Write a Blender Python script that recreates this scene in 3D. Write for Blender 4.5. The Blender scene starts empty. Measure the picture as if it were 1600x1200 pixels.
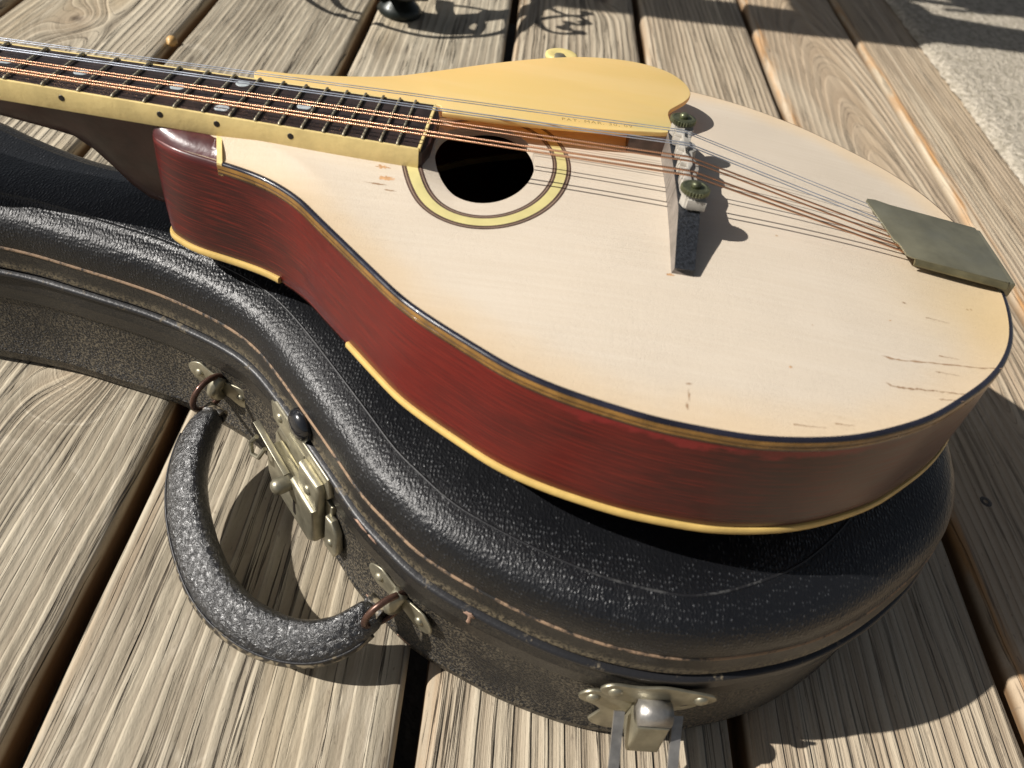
import bpy, bmesh, math, random
import numpy as np
from mathutils import Matrix, Vector
random.seed(5)
rng = np.random.default_rng(5)
sc = bpy.context.scene
C = sc.collection

# ------------------------------------------------------------------ camera, sky, sun
# world: metres, deck top at z = 0, x towards the photographer, y to the right along the row of boards
R = np.array([[-0.058809167311362875, 0.9830816787400579, 0.17347015525515946],
              [0.7191133777549491, 0.162246803276904, -0.6756862620766291],
              [-0.6923997629783587, 0.08500816848833407, -0.7164887860072844]])
cd = bpy.data.cameras.new('camera')
cam = bpy.data.objects.new('camera', cd)
C.objects.link(cam)
m = Matrix([[R[0][i], -R[1][i], -R[2][i]] for i in range(3)]).to_4x4()
m.translation = Vector((0, 0, 0.33925))
cam.matrix_world = m
cd.sensor_width = 36
cd.lens = 36 * 1200.79 / 1600
cd.clip_start = 0.02
cd.clip_end = 100
cd.dof.use_dof = True
cd.dof.focus_distance = 0.37
cd.dof.aperture_fstop = 13
sc.camera = cam

SUN_TRAVEL = Vector((-0.17, 1.24, -1.0)).normalized()
to_sun = -SUN_TRAVEL
world = bpy.data.worlds.new('World')
sc.world = world
world.use_nodes = True
wn = world.node_tree
bg = wn.nodes['Background']
sky = wn.nodes.new('ShaderNodeTexSky')
sky.sky_type = 'NISHITA'
sky.sun_disc = False
sky.air_density = 0.8
sky.dust_density = 1.6
sky.ozone_density = 0.3
sky.sun_elevation = math.asin(to_sun.z)
sky.sun_rotation = math.atan2(to_sun.x, to_sun.y)
tone = wn.nodes.new('ShaderNodeHueSaturation')      # a paler, slightly hazy sky
tone.inputs['Saturation'].default_value = 0.45
tone.inputs['Value'].default_value = 0.85
wn.links.new(sky.outputs[0], tone.inputs['Color'])
wn.links.new(tone.outputs[0], bg.inputs[0])
bg.inputs[1].default_value = 0.05
sl = bpy.data.lights.new('sun', 'SUN')
sl.energy = 5.0
sl.angle = math.radians(0.53)
sl.color = (1.0, 0.955, 0.895)
so = bpy.data.objects.new('sun', sl)
so.rotation_euler = SUN_TRAVEL.to_track_quat('-Z', 'Y').to_euler()
so.location = (0, -3, 3)
C.objects.link(so)
sc.view_settings.view_transform = 'Standard'
sc.view_settings.look = 'None'
sc.view_settings.exposure = 0.20
sc.view_settings.gamma = 1.0
sc.cycles.max_bounces = 8


# ------------------------------------------------------------------ material helper
class G:
    def __init__(s, name):
        s.m = bpy.data.materials.new(name)
        s.m.use_nodes = True
        s.t = s.m.node_tree
        s.b = s.t.nodes['Principled BSDF']
        s.out = s.t.nodes['Material Output']

    def n(s, typ, **kw):
        x = s.t.nodes.new(typ)
        for k, v in kw.items():
            setattr(x, k, v)
        return x

    def set(s, sock, v):
        if isinstance(v, bpy.types.NodeSocket):
            s.t.links.new(v, sock)
        elif isinstance(v, (tuple, list)) and len(v) == 3 and sock.type == 'RGBA':
            sock.default_value = (*v, 1)
        elif v is not None:
            sock.default_value = v

    def co(s, which='Object'):
        return s.n('ShaderNodeTexCoord').outputs[which]

    def sep(s, v):
        x = s.n('ShaderNodeSeparateXYZ')
        s.set(x.inputs[0], v)
        return x.outputs

    def comb(s, a, b, c=0.0):
        x = s.n('ShaderNodeCombineXYZ')
        for i, v in enumerate((a, b, c)):
            s.set(x.inputs[i], v)
        return x.outputs[0]

    def scale(s, v, sc3, off=(0, 0, 0)):
        x = s.n('ShaderNodeMapping')
        s.set(x.inputs[0], v)
        x.inputs['Scale'].default_value = sc3
        x.inputs['Location'].default_value = off
        return x.outputs[0]

    def noise(s, v, scale, detail=3.0, rough=0.5, dist=0.0, out=0):
        x = s.n('ShaderNodeTexNoise')
        s.set(x.inputs['Vector'], v)
        x.inputs['Scale'].default_value = scale
        x.inputs['Detail'].default_value = detail
        x.inputs['Roughness'].default_value = rough
        x.inputs['Distortion'].default_value = dist
        return x.outputs[out]

    def voro(s, v, scale, feature='F1', rnd=1.0, out=0):
        x = s.n('ShaderNodeTexVoronoi', feature=feature)
        s.set(x.inputs['Vector'], v)
        x.inputs['Scale'].default_value = scale
        x.inputs['Randomness'].default_value = rnd
        return x.outputs[out]

    def m2(s, op, a, b=None, c=None, clamp=False):
        x = s.n('ShaderNodeMath', operation=op, use_clamp=clamp)
        s.set(x.inputs[0], a)
        if b is not None:
            s.set(x.inputs[1], b)
        if c is not None:
            s.set(x.inputs[2], c)
        return x.outputs[0]

    def rng(s, v, a, b, c=0.0, d=1.0, smooth=True):
        x = s.n('ShaderNodeMapRange', interpolation_type='SMOOTHSTEP' if smooth else 'LINEAR')
        s.set(x.inputs[0], v)
        for i, q in enumerate((a, b, c, d)):
            x.inputs[i + 1].default_value = q
        return x.outputs[0]

    def mix(s, f, a, b, mode='MIX'):
        x = s.n('ShaderNodeMix', data_type='RGBA', blend_type=mode)
        s.set(x.inputs[0], f)
        s.set(x.inputs[6], a)
        s.set(x.inputs[7], b)
        return x.outputs[2]

    def bump(s, h, dist, strength=1.0, normal=None):
        x = s.n('ShaderNodeBump')
        s.set(x.inputs['Height'], h)
        x.inputs['Distance'].default_value = dist
        x.inputs['Strength'].default_value = strength
        if normal is not None:
            s.set(x.inputs['Normal'], normal)
        return x.outputs[0]

    def attr(s, name, typ='GEOMETRY', out='Fac'):
        x = s.n('ShaderNodeAttribute', attribute_type=typ, attribute_name=name)
        return x.outputs[out]

    def fin(s, color=None, rough=0.5, metal=0.0, normal=None, spec=None, coat=None, coat_rough=None, ior=None):
        b = s.b
        if color is not None:
            s.set(b.inputs['Base Color'], color)
        s.set(b.inputs['Roughness'], rough)
        s.set(b.inputs['Metallic'], metal)
        if normal is not None:
            s.set(b.inputs['Normal'], normal)
        if spec is not None:
            s.set(b.inputs['Specular IOR Level'], spec)
        if coat is not None:
            s.set(b.inputs['Coat Weight'], coat)
        if coat is not None and normal is not None:
            s.set(b.inputs['Coat Normal'], normal)
        if coat_rough is not None:
            s.set(b.inputs['Coat Roughness'], coat_rough)
        return s.m


# ------------------------------------------------------------------ geometry helpers (all input in millimetres)
def tag(o, label=None, cat=None, group=None, kind=None):
    if label: o['label'] = label
    if cat: o['category'] = cat
    if group: o['group'] = group
    if kind: o['kind'] = kind
    return o

def empty(name, loc=(0, 0, 0), mat=None):
    o = bpy.data.objects.new(name, None)
    o.empty_display_size = 0.05
    C.objects.link(o)
    if mat is not None:
        o.matrix_world = mat
    else:
        o.location = loc
    return o

ORG = {}
def mesh(name, V, F, mat, parent=None, smooth=True, attrs=None, org=None, auto=None):
    V = np.asarray(V, float)
    o0 = np.array(ORG.get(parent.name if parent else None, (0, 0, 0)) if org is None else org, float)
    me = bpy.data.meshes.new(name)
    me.from_pydata(((V - o0) * 0.001).tolist(), [], F)
    me.validate()
    if attrs:
        for k, a in attrs.items():
            at = me.attributes.new(k, 'FLOAT', 'POINT')
            at.data.foreach_set('value', np.asarray(a, np.float32))
    if smooth:
        me.polygons.foreach_set('use_smooth', [True] * len(me.polygons))
    me.materials.append(mat)
    o = bpy.data.objects.new(name, me)
    C.objects.link(o)
    if parent is not None:
        o.parent = parent
    elif org is not None:
        o.location = [c * 0.001 for c in org]
    if smooth and auto is not None:
        bm = bmesh.new(); bm.from_mesh(me)
        ang = math.radians(auto)
        for e in bm.edges:
            if len(e.link_faces) == 2 and e.calc_face_angle(0) > ang:
                e.smooth = False
        bm.to_mesh(me); bm.free()
    return o

def fixn(o):
    bm = bmesh.new(); bm.from_mesh(o.data)
    bmesh.ops.recalc_face_normals(bm, faces=bm.faces)
    bm.to_mesh(o.data); bm.free()
    return o

def grid_faces(nr, nc, wrap=True, off=0, flip=False):
    F = []
    for i in range(nr - 1):
        for j in range(nc if wrap else nc - 1):
            a = off + i * nc + j; b = off + i * nc + (j + 1) % nc
            f = (a, b, b + nc, a + nc)
            F.append(f[::-1] if flip else f)
    return F

def catmull(P, n, closed=True, sub=16):
    P = np.asarray(P, float); N = len(P); out = []
    rngi = range(N) if closed else range(N - 1)
    for i in rngi:
        if closed:
            p0, p1, p2, p3 = P[i - 1], P[i], P[(i + 1) % N], P[(i + 2) % N]
        else:
            p0, p1, p2, p3 = P[max(i - 1, 0)], P[i], P[i + 1], P[min(i + 2, N - 1)]
        for t in np.linspace(0, 1, sub, endpoint=False):
            out.append(.5 * ((2 * p1) + (p2 - p0) * t + (2 * p0 - 5 * p1 + 4 * p2 - p3) * t * t + (3 * p1 - p0 - 3 * p2 + p3) * t ** 3))
    if not closed:
        out.append(P[-1])
    out = np.array(out)
    o = np.r_[out, out[:1]] if closed else out
    d = np.r_[0, np.cumsum(np.linalg.norm(np.diff(o, axis=0), axis=1))]
    s = np.linspace(0, d[-1], n, endpoint=not closed)
    return np.stack([np.interp(s, d, o[:, k]) for k in range(P.shape[1])], 1), d[-1]

def smoothc(P, it):
    for _ in range(it):
        P = .25 * np.roll(P, 1, 0) + .5 * P + .25 * np.roll(P, -1, 0)
    return P

def normals2(P, closed=True):
    T = np.roll(P, -1, 0) - np.roll(P, 1, 0) if closed else np.gradient(P, axis=0)
    T /= np.linalg.norm(T, axis=1)[:, None] + 1e-12
    return np.stack([T[:, 1], -T[:, 0]], 1), T   # outward for a counter-clockwise loop

def tube(path, r, n=10, closed=False, flat=None, cap=True, twist=None):
    """flat: (a, b) multipliers across two axes; returns V, F. r scalar or array"""
    P = np.asarray(path, float); N = len(P)
    r = np.ones(N) * r if np.isscalar(r) else np.asarray(r, float)
    T = (np.roll(P, -1, 0) - np.roll(P, 1, 0)) if closed else np.gradient(P, axis=0)
    T /= np.linalg.norm(T, axis=1)[:, None] + 1e-12
    up = np.array([0, 0, 1.0])
    if abs(T[0] @ up) > .9 and flat is None: up = np.array([1.0, 0, 0])
    V = []
    u = None
    for i in range(N):
        if flat is not None or u is None:
            u = up - T[i] * (up @ T[i])
        else:
            u = u - T[i] * (u @ T[i])
        u = u / (np.linalg.norm(u) + 1e-12)
        v = np.cross(T[i], u)
        a, b = flat if flat is not None else (1, 1)
        for k in range(n):
            q = 2 * math.pi * k / n
            V.append(P[i] + r[i] * (a * math.cos(q) * u + b * math.sin(q) * v))
    F = grid_faces(N, n)
    if closed:
        for k in range(n):
            F.append(((N - 1) * n + k, (N - 1) * n + (k + 1) % n, (k + 1) % n, k))
    elif cap:
        F.append(tuple(range(n))[::-1]); F.append(tuple((N - 1) * n + k for k in range(n)))
    return np.array(V), F

def join(parts):
    V = []; F = []; o = 0
    for v, f in parts:
        V.append(np.asarray(v, float)); F += [tuple(i + o for i in q) for q in f]; o += len(v)
    return np.concatenate(V), F

def box(x0, x1, y0, y1, z0, z1, b=0.0):
    if b <= 0:
        V = [(x, y, z) for z in (z0, z1) for y in (y0, y1) for x in (x0, x1)]
        return np.array(V, float), [(0, 2, 3, 1), (4, 5, 7, 6), (0, 1, 5, 4), (1, 3, 7, 5), (3, 2, 6, 7), (2, 0, 4, 6)]
    poly = [(x0, y0), (x1, y0), (x1, y1), (x0, y1)]
    return plate(poly, z0, z1, b)

def plate(poly, z0, z1, b=0.3, seg=2):
    """extruded outline (ccw) with rounded top and bottom arrises"""
    P = np.asarray(poly, float)
    A = 0.5 * np.sum(P[:, 0] * np.roll(P[:, 1], -1) - np.roll(P[:, 0], -1) * P[:, 1])
    if A < 0: P = P[::-1]
    n = len(P)
    e1 = P - np.roll(P, 1, 0); e2 = np.roll(P, -1, 0) - P
    e1 /= np.linalg.norm(e1, axis=1)[:, None] + 1e-9; e2 /= np.linalg.norm(e2, axis=1)[:, None] + 1e-9
    n1 = np.stack([e1[:, 1], -e1[:, 0]], 1); n2 = np.stack([e2[:, 1], -e2[:, 0]], 1)
    bi = n1 + n2; bi /= np.linalg.norm(bi, axis=1)[:, None] + 1e-9
    k = 1 / np.clip((bi * n1).sum(1), .5, 1)
    bi = bi * k[:, None]
    prof = []
    for i in range(seg + 1):
        a = math.pi / 2 * i / seg
        prof.append((b * (1 - math.sin(a)), z0 + b * (1 - math.cos(a))))
    for i in range(seg + 1):
        a = math.pi / 2 * i / seg
        prof.append((b * (1 - math.cos(a)), z1 - b * (1 - math.sin(a))))
    V = []
    for ins, z in prof:
        Q = P - bi * ins
        V.append(np.c_[Q, np.full(n, z)])
    V = np.concatenate(V); F = grid_faces(len(prof), n)
    F.append(tuple(range(n))[::-1]); F.append(tuple((len(prof) - 1) * n + i for i in range(n)))
    return V, F

def xform(vf, M):
    V, F = vf
    M = np.asarray(M, float)
    return V @ M[:3, :3].T + M[:3, 3], F

def frame(o, x, y, z):
    M = np.eye(4); M[:3, 0] = x; M[:3, 1] = y; M[:3, 2] = z; M[:3, 3] = o
    return M

def lathe(prof, n=24, c=(0, 0, 0)):
    V = []
    for r, z in prof:
        for k in range(n):
            a = 2 * math.pi * k / n
            V.append((c[0] + r * math.cos(a), c[1] + r * math.sin(a), c[2] + z))
    F = grid_faces(len(prof), n)
    F.append(tuple(range(n))[::-1]); F.append(tuple((len(prof) - 1) * n + k for k in range(n)))
    return np.array(V), F

def dome(r, h, n=16, m=5, c=(0, 0, 0)):
    return lathe([(r, -.3)] + [(r * math.cos(a), h * math.sin(a)) for a in np.linspace(0, math.pi / 2 * .96, m)], n, c)

# ------------------------------------------------------------------ materials
def mat_plank():
    g = G('weathered_pine')
    co = g.co()
    x, y, z = g.sep(co)
    P = lambda k: g.attr(k, 'OBJECT')
    seed = P('seed')
    sv = g.n('ShaderNodeVectorMath', operation='ADD')
    g.set(sv.inputs[0], co); g.set(sv.inputs[1], g.comb(seed, g.m2('MULTIPLY', seed, 1.7), 0.0))
    c2 = sv.outputs[0]
    wob = g.m2('MULTIPLY', g.m2('SUBTRACT', g.noise(g.scale(c2, (2.6, 5, 1)), 1, 3, .5), .5), .016)
    wob2 = g.m2('MULTIPLY', g.m2('SUBTRACT', g.noise(g.scale(c2, (16, 30, 1)), 1, 2, .5), .5), .0022)
    dy = g.m2('ADD', g.m2('ADD', g.m2('SUBTRACT', y, P('pith')), wob), wob2)
    dz = g.m2('ADD', P('depth'), g.m2('MULTIPLY', x, P('slope')))
    r = g.m2('SQRT', g.m2('ADD', g.m2('MULTIPLY', dy, dy), g.m2('MULTIPLY', dz, dz)))
    # knot: the rings flow round it
    kx = g.m2('SUBTRACT', x, P('knot_x')); ky = g.m2('SUBTRACT', y, P('knot_y'))
    kd = g.m2('ADD', g.m2('MULTIPLY', g.m2('MULTIPLY', kx, kx), .30), g.m2('MULTIPLY', ky, ky))
    kb = g.m2('EXPONENT', g.m2('MULTIPLY', kd, -2600.0))
    kc = g.m2('EXPONENT', g.m2('MULTIPLY', g.m2('ADD', g.m2('MULTIPLY', kx, kx), g.m2('MULTIPLY', ky, ky)), -26000.0))
    r = g.m2('ADD', r, g.m2('MULTIPLY', kb, .022))
    ph = g.m2('MULTIPLY', r, g.m2('MULTIPLY', P('rings'), 1.0))
    fr = g.m2('FRACT', ph)
    ridge = g.m2('MULTIPLY', g.rng(fr, 0.25, 0.78), g.rng(fr, 0.86, 1.0, 1.0, 0.0))
    along = g.comb(g.m2('MULTIPLY', g.m2('ADD', x, seed), 7.0), ph, seed)
    fib = g.noise(g.comb(g.m2('MULTIPLY', g.m2('ADD', x, seed), 7.0), g.m2('MULTIPLY', g.m2('ADD', r, y), 700.0), seed), 1.0, 3, .6)
    fib2 = g.noise(g.comb(g.m2('MULTIPLY', g.m2('ADD', x, seed), 13.0), g.m2('MULTIPLY', g.m2('ADD', r, y), 1700.0), seed), 1.0, 2, .6)
    crk0 = g.noise(g.comb(g.m2('MULTIPLY', g.m2('ADD', x, seed), 3.2), g.m2('MULTIPLY', ph, 2.0), seed), 1.0, 4, .6, .25)
    crack = g.m2('MULTIPLY', g.m2('SUBTRACT', 1.0, g.rng(g.m2('ABSOLUTE', g.m2('SUBTRACT', crk0, .50)), 0.0, 0.020)), g.rng(g.noise(g.comb(g.m2('MULTIPLY', x, 5.0), g.m2('MULTIPLY', ph, .9), seed), 1.0, 2), .43, .52))
    crackw = g.m2('MULTIPLY', g.rng(fr, .90, .97), g.rng(fr, .985, 1.0, 1.0, 0.0))
    crackw = g.m2('MULTIPLY', g.m2('MULTIPLY', crackw, .65), g.rng(g.noise(along, .55, 3), .46, .56))
    crk = g.m2('MAXIMUM', crack, crackw)
    crk = g.m2('MULTIPLY', g.m2('MULTIPLY', crk, P('cracky')), g.rng(z, -.006, -.002))
    blot = g.noise(g.scale(c2, (5, 22, 1)), 1, 4, .6)
    broad = g.noise(g.comb(g.m2('MULTIPLY', g.m2('ADD', x, seed), 1.6), g.m2('MULTIPLY', g.m2('ADD', r, y), 52.0), seed), 1.0, 3, .55)
    big = g.noise(g.scale(c2, (1.6, 9, 1)), 1, 2, .5)
    col = g.mix(g.rng(blot, .3, .72), (.365, .312, .228), (.560, .494, .370))
    col = g.mix(g.m2('MULTIPLY', ridge, .35), col, (.72, .65, .50))
    col = g.mix(g.m2('MULTIPLY', g.rng(fr, 0.0, .35, 1.0, 0.0), .32), col, (.26, .205, .145))
    col = g.mix(g.m2('MULTIPLY', g.rng(fib, .42, .7, 1.0, 0.0), .48), col, g.mix(.5, col, (.19, .15, .105)))
    col = g.mix(g.m2('MULTIPLY', g.rng(fib2, .50, .72), .36), col, g.mix(.6, col, (.12, .09, .065)))
    col = g.mix(g.m2('MULTIPLY', g.rng(fib2, .28, .42, 1.0, 0.0), .3), col, (.72, .65, .52))
    col = g.mix(g.m2('MULTIPLY', g.rng(big, .52, .72), .38), col, (.60, .43, .20))
    col = g.mix(P('pink'), col, g.mix(.75, col, (.47, .335, .215), 'MIX'))
    # unweathered orange at the arris; brown sides painted darker to deepen the gaps' shade
    edge = g.m2('MULTIPLY', g.m2('MULTIPLY', g.rng(g.m2('ADD', y, g.m2('MULTIPLY', big, .02)), .012, .024, 1.0, 0.0), P('orange')), g.rng(g.noise(g.scale(c2, (14, 160, 1)), 1, 4), .42, .6))
    col = g.mix(g.m2('MULTIPLY', edge, .88), col, (.44, .225, .078))
    side = g.rng(z, -.0095, -.004, 1.0, 0.0)
    col = g.mix(g.m2('MULTIPLY', side, .95), col, (.15, .085, .038))
    col = g.mix(g.m2('MULTIPLY', kb, .35), col, (.42, .28, .16))
    col = g.mix(g.m2('MULTIPLY', kc, .9), col, (.10, .055, .03))
    pits = g.rng(g.noise(g.scale(c2, (160, 420, 1)), 1, 2), .67, .73)
    col = g.mix(g.m2('MULTIPLY', pits, .45), col, (.13, .10, .075))
    col = g.mix(crk, col, (.035, .022, .014))
    col = g.mix(g.m2('MULTIPLY', g.rng(broad, .52, .66), .26), col, (.74, .665, .51))
    col = g.mix(g.m2('MULTIPLY', g.rng(broad, .34, .47, 1.0, 0.0), .26), col, (.27, .215, .15))
    grit = g.noise(g.scale(c2, (420, 1500, 400)), 1, 4, .7)
    col = g.mix(g.m2('MULTIPLY', g.rng(grit, .52, .72), .35), col, g.mix(.6, col, (.10, .08, .055)))
    h = g.m2('ADD', g.m2('MULTIPLY', ridge, .65), g.m2('ADD', g.m2('MULTIPLY', fib, .5), g.m2('MULTIPLY', broad, 3.2)))
    h = g.m2('SUBTRACT', h, g.m2('MULTIPLY', crk, 2.2))
    h = g.m2('SUBTRACT', h, g.m2('MULTIPLY', kc, 2.5))
    h = g.m2('ADD', h, g.m2('MULTIPLY', g.noise(g.scale(c2, (220, 900, 300)), 1, 3, .6), .25))
    nor = g.bump(h, .0010)
    return g.fin(col, g.rng(blot, .3, .7, .62, .8), 0, nor, spec=.35)

def mat_simple(name, col, rough=.5, metal=0.0, var=.12, vs=60, bump=0, bs=400, spec=None, coat=None, dist=.0003):
    g = G(name)
    co = g.co()
    n1 = g.noise(co, vs, 4, .6)
    c = g.mix(g.rng(n1, .3, .7), tuple(v * (1 - var) for v in col), tuple(min(1, v * (1 + var)) for v in col))
    nor = None
    if bump:
        nor = g.bump(g.noise(co, bs, 3, .6), dist, bump)
    return g.fin(c, g.rng(g.noise(co, vs * 2.3, 3), .3, .7, max(.05, rough - .08), min(1, rough + .08)), metal, nor, spec=spec, coat=coat)

def mat_soundboard():
    g = G('cream_painted_top')
    co = g.co()
    x, y, z = g.sep(co)
    e = g.attr('edge')
    n1 = g.noise(co, 28, 4, .6)
    n2 = g.noise(g.scale(co, (16, 520, 60)), 1, 3, .6)
    base = g.mix(g.rng(n2, .35, .7), (.645, .556, .442), (.668, .582, .470))
    amber = g.m2('MULTIPLY', g.rng(g.m2('ADD', e, g.m2('MULTIPLY', n1, .018)), .008, .030, 1.0, 0.0), 1.0)
    col = g.mix(g.m2('MULTIPLY', amber, .42), base, (.72, .50, .25))
    # the tail corner has yellowed most
    d = g.m2('ADD', g.m2('POWER', g.m2('SUBTRACT', x, .478), 2.0), g.m2('POWER', g.m2('ADD', y, .040), 2.0))
    tail = g.m2('EXPONENT', g.m2('MULTIPLY', d, -900.0))
    col = g.mix(g.m2('MULTIPLY', tail, .6), col, (.70, .50, .22))
    # tiny finish checks: only across-grain hairlines
    w = g.n('ShaderNodeVectorMath', operation='ADD')
    g.set(w.inputs[0], co)
    g.set(w.inputs[1], g.scale(g.noise(co, 180, 2, out=1), (.002, .002, .002)))
    v = g.voro(g.scale(w.outputs[0], (1, 1.25, 0)), 860, 'DISTANCE_TO_EDGE')
    chk = g.m2('MULTIPLY', g.rng(v, .0, .055, 1.0, 0.0), g.rng(g.noise(co, 12, 5, .7), .25, .75))
    col = g.mix(g.m2('MULTIPLY', chk, .14), col, (.44, .32, .20))
    spk = g.rng(g.voro(co, 75, 'F1'), .030, .055, 1.0, 0.0)
    spk = g.m2('MULTIPLY', spk, g.rng(g.noise(co, 14, 2), .55, .62))
    col = g.mix(g.m2('MULTIPLY', spk, .7), col, (.42, .26, .12))
    gl = g.noise(g.scale(co, (8, 420, 1)), 1, 3, .6)
    gm = g.rng(g.noise(g.scale(co, (25, 55, 1)), 1, 3), .60, .72)
    col = g.mix(g.m2('MULTIPLY', g.m2('MULTIPLY', g.rng(gl, .62, .70), gm), .35), col, (.40, .27, .16))
    h = g.m2('SUBTRACT', g.m2('MULTIPLY', n2, .4), g.m2('MULTIPLY', chk, .5))
    h = g.m2('ADD', h, g.m2('MULTIPLY', g.noise(co, 620, 2), .5))
    nor = g.bump(h, .00012)
    return g.fin(col, g.rng(n1, .3, .7, .42, .56), 0, nor, spec=.4)

def mat_rim():
    g = G('red_mahogany_rim')
    co = g.co()
    x, y, z = g.sep(co)
    u = g.attr('run')       # distance along the rim, m
    st = g.comb(g.m2('MULTIPLY', u, 9.0), g.m2('MULTIPLY', z, 170.0), 0.0)
    grain = g.noise(g.comb(g.m2('MULTIPLY', u, 45.0), g.m2('MULTIPLY', g.m2('ADD', z, g.m2('MULTIPLY', u, .05)), 1500.0), 0.0), 1, 3, .6)
    big = g.noise(g.comb(g.m2('MULTIPLY', u, 18.0), g.m2('MULTIPLY', g.m2('ADD', z, g.m2('MULTIPLY', u, .06)), 40.0), 0.0), 1, 4, .6)
    mid = g.m2('MULTIPLY', g.rng(x, .15, .26), g.rng(x, .28, .40, 1.0, 0.0))  # redder middle: the sunlit stretch of the side, painted in
    big = g.m2('ADD', g.m2('MULTIPLY', big, .55), g.m2('MULTIPLY', mid, .26))
    col = g.mix(g.rng(big, .22, .62), (.040, .0065, .0065), (.132, .0085, .0065))
    col = g.mix(g.m2('MULTIPLY', g.rng(grain, .46, .66), .5), col, (.25, .022, .012))
    col = g.mix(g.m2('MULTIPLY', g.rng(grain, .34, .46, 1.0, 0.0), .42), col, (.035, .009, .008))
    # brown reflection painted in at the tail; raw red rubbed bare below the binding
    tail = g.rng(x, .345, .425)
    rub = g.m2('MULTIPLY', g.rng(g.m2('ADD', g.attr('drop'), g.m2('MULTIPLY', g.noise(g.scale(co, (60, 60, 90)), 1, 5, .65), .016)), .0135, .0165, 1.0, 0.0), g.m2('MULTIPLY', g.rng(x, .300, .330), g.rng(x, .395, .425, 1.0, 0.0)))
    col = g.mix(g.m2('MULTIPLY', tail, .48), col, (.050, .018, .015))
    col = g.mix(rub, col, (.23, .018, .018))
    scr = g.rng(g.voro(g.scale(co, (1.0, 1.0, 2.5)), 95), .0, .035, 1.0, 0.0)
    scr = g.m2('MULTIPLY', scr, g.rng(g.noise(co, 40, 2), .5, .6))
    col = g.mix(g.m2('MULTIPLY', scr, .7), col, (.40, .30, .24))
    nor = g.bump(g.m2('ADD', g.m2('MULTIPLY', grain, .5), g.m2('MULTIPLY', g.noise(co, 500, 3), .4)), .00008)
    return g.fin(col, g.rng(grain, .3, .7, .34, .46), 0, nor, spec=.32, coat=.25, coat_rough=.20)

def mat_leather(name, dusty=0.0, cell=900.0, rows=True, rough=.36, col=(.007, .0075, .009), amp=.00028, wear_glint=.35, spec=.5, dust_z=None, rnd=.7, wrinkle=False, coat=None):
    g = G(name)
    co = g.co()
    x, y, z = g.sep(co)
    w = g.n('ShaderNodeVectorMath', operation='ADD')
    g.set(w.inputs[0], co)
    g.set(w.inputs[1], g.scale(g.noise(co, 90, 2, out=1), (.0022, .0022, .0022)))
    vec = g.scale(w.outputs[0], (.62, 1.0, .8) if rows else (1, 1, 1))
    v = g.voro(vec, cell, 'F1', rnd)  # one cell per pebble
    n = g.noise(vec, cell * 1.15, 3, .6)
    crest = g.rng(v, .05, .55, 1.0, 0.0)
    h = g.m2('ADD', g.m2('MULTIPLY', crest, .55), g.m2('MULTIPLY', n, 1.3))
    if wrinkle:
        n3 = g.noise(co, cell * .9, 4, .6, .8)
        h = g.m2('ADD', g.m2('MULTIPLY', crest, .25), g.m2('ADD', g.m2('MULTIPLY', g.m2('ABSOLUTE', g.m2('SUBTRACT', n3, .5)), 3.2), g.m2('MULTIPLY', n, .5)))
    lum = g.noise(co, 22, 4, .6)
    lit = g.m2('MULTIPLY', g.m2('MULTIPLY', g.rng(v, .02, .33, 1.0, 0.0), g.rng(n, .38, .66)), wear_glint)  # grey pebble crests: wear plus sun glints painted into the colour
    c = g.mix(lit, col, (.092, .096, .104))
    if dusty > 0:
        lowm = g.m2('ADD', g.m2('MULTIPLY', g.m2('MULTIPLY', g.rng(v, .28, .5), g.rng(n, .42, .6)), .9), .06)
        dm = g.m2('MULTIPLY', g.rng(lum, .25, .62), dusty)
        c = g.mix(g.m2('MULTIPLY', lowm, dm), c, (.26, .215, .145))
    if dust_z is not None:
        a, b = dust_z
        dz = g.rng(g.m2('ADD', z, g.m2('MULTIPLY', g.noise(co, 260, 4, .7), .006)), a, b, 1.0, 0.0)
        dz = g.m2('MULTIPLY', dz, g.rng(g.noise(co, 700, 4, .7), .40, .58))
        c = g.mix(g.m2('MULTIPLY', dz, .8), c, (.27, .22, .14))
    nor = g.bump(h, amp)
    r = g.rng(lum, .3, .7, rough - .05, rough + .10)
    return g.fin(c, r, 0, nor, spec=spec, coat=coat, coat_rough=.28 if coat else None)

def mat_worn_line(name, base=(.020, .019, .018), worn=(.36, .24, .15), amount=.62, rgh=.5):
    g = G(name)
    co = g.co()
    n = g.noise(co, 90, 5, .7)
    n2 = g.noise(co, 620, 3, .6)
    f = g.rng(g.m2('ADD', g.m2('MULTIPLY', n, .7), g.m2('MULTIPLY', n2, .3)), .62 - amount * .35, .70 - amount * .25)
    return g.fin(g.mix(f, base, worn), g.rng(f, 0.0, 1.0, rgh, .75), 0, g.bump(n2, .00015))

def mat_wound():
    g = G('copper_wound_string')
    u = g.attr('run')
    wv = g.m2('SINE', g.m2('MULTIPLY', u, 2 * math.pi / .00085))
    c = g.mix(g.rng(wv, -.9, .1), (.66, .36, .215), (.76, .43, .27))
    return g.fin(c, .3, 1.0, g.bump(wv, .00005))

def mat_pickguard():
    g = G('ivory_celluloid')
    co = g.co()
    n = g.noise(g.scale(co, (9, 60, 30)), 1, 4, .6)
    c = g.mix(g.rng(n, .3, .7), (.90, .735, .29), (.93, .775, .35))
    g.fin(c, .42, 0, g.bump(g.noise(co, 60, 2), .0002, .3), spec=.4)
    tr = g.n('ShaderNodeBsdfTranslucent')
    tr.inputs[0].default_value = (1.0, .56, .13, 1)
    mx = g.n('ShaderNodeMixShader')
    mx.inputs[0].default_value = .34
    g.t.links.new(g.b.outputs[0], mx.inputs[1])
    g.t.links.new(tr.outputs[0], mx.inputs[2])
    g.t.links.new(mx.outputs[0], g.out.inputs[0])
    return g.m

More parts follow.
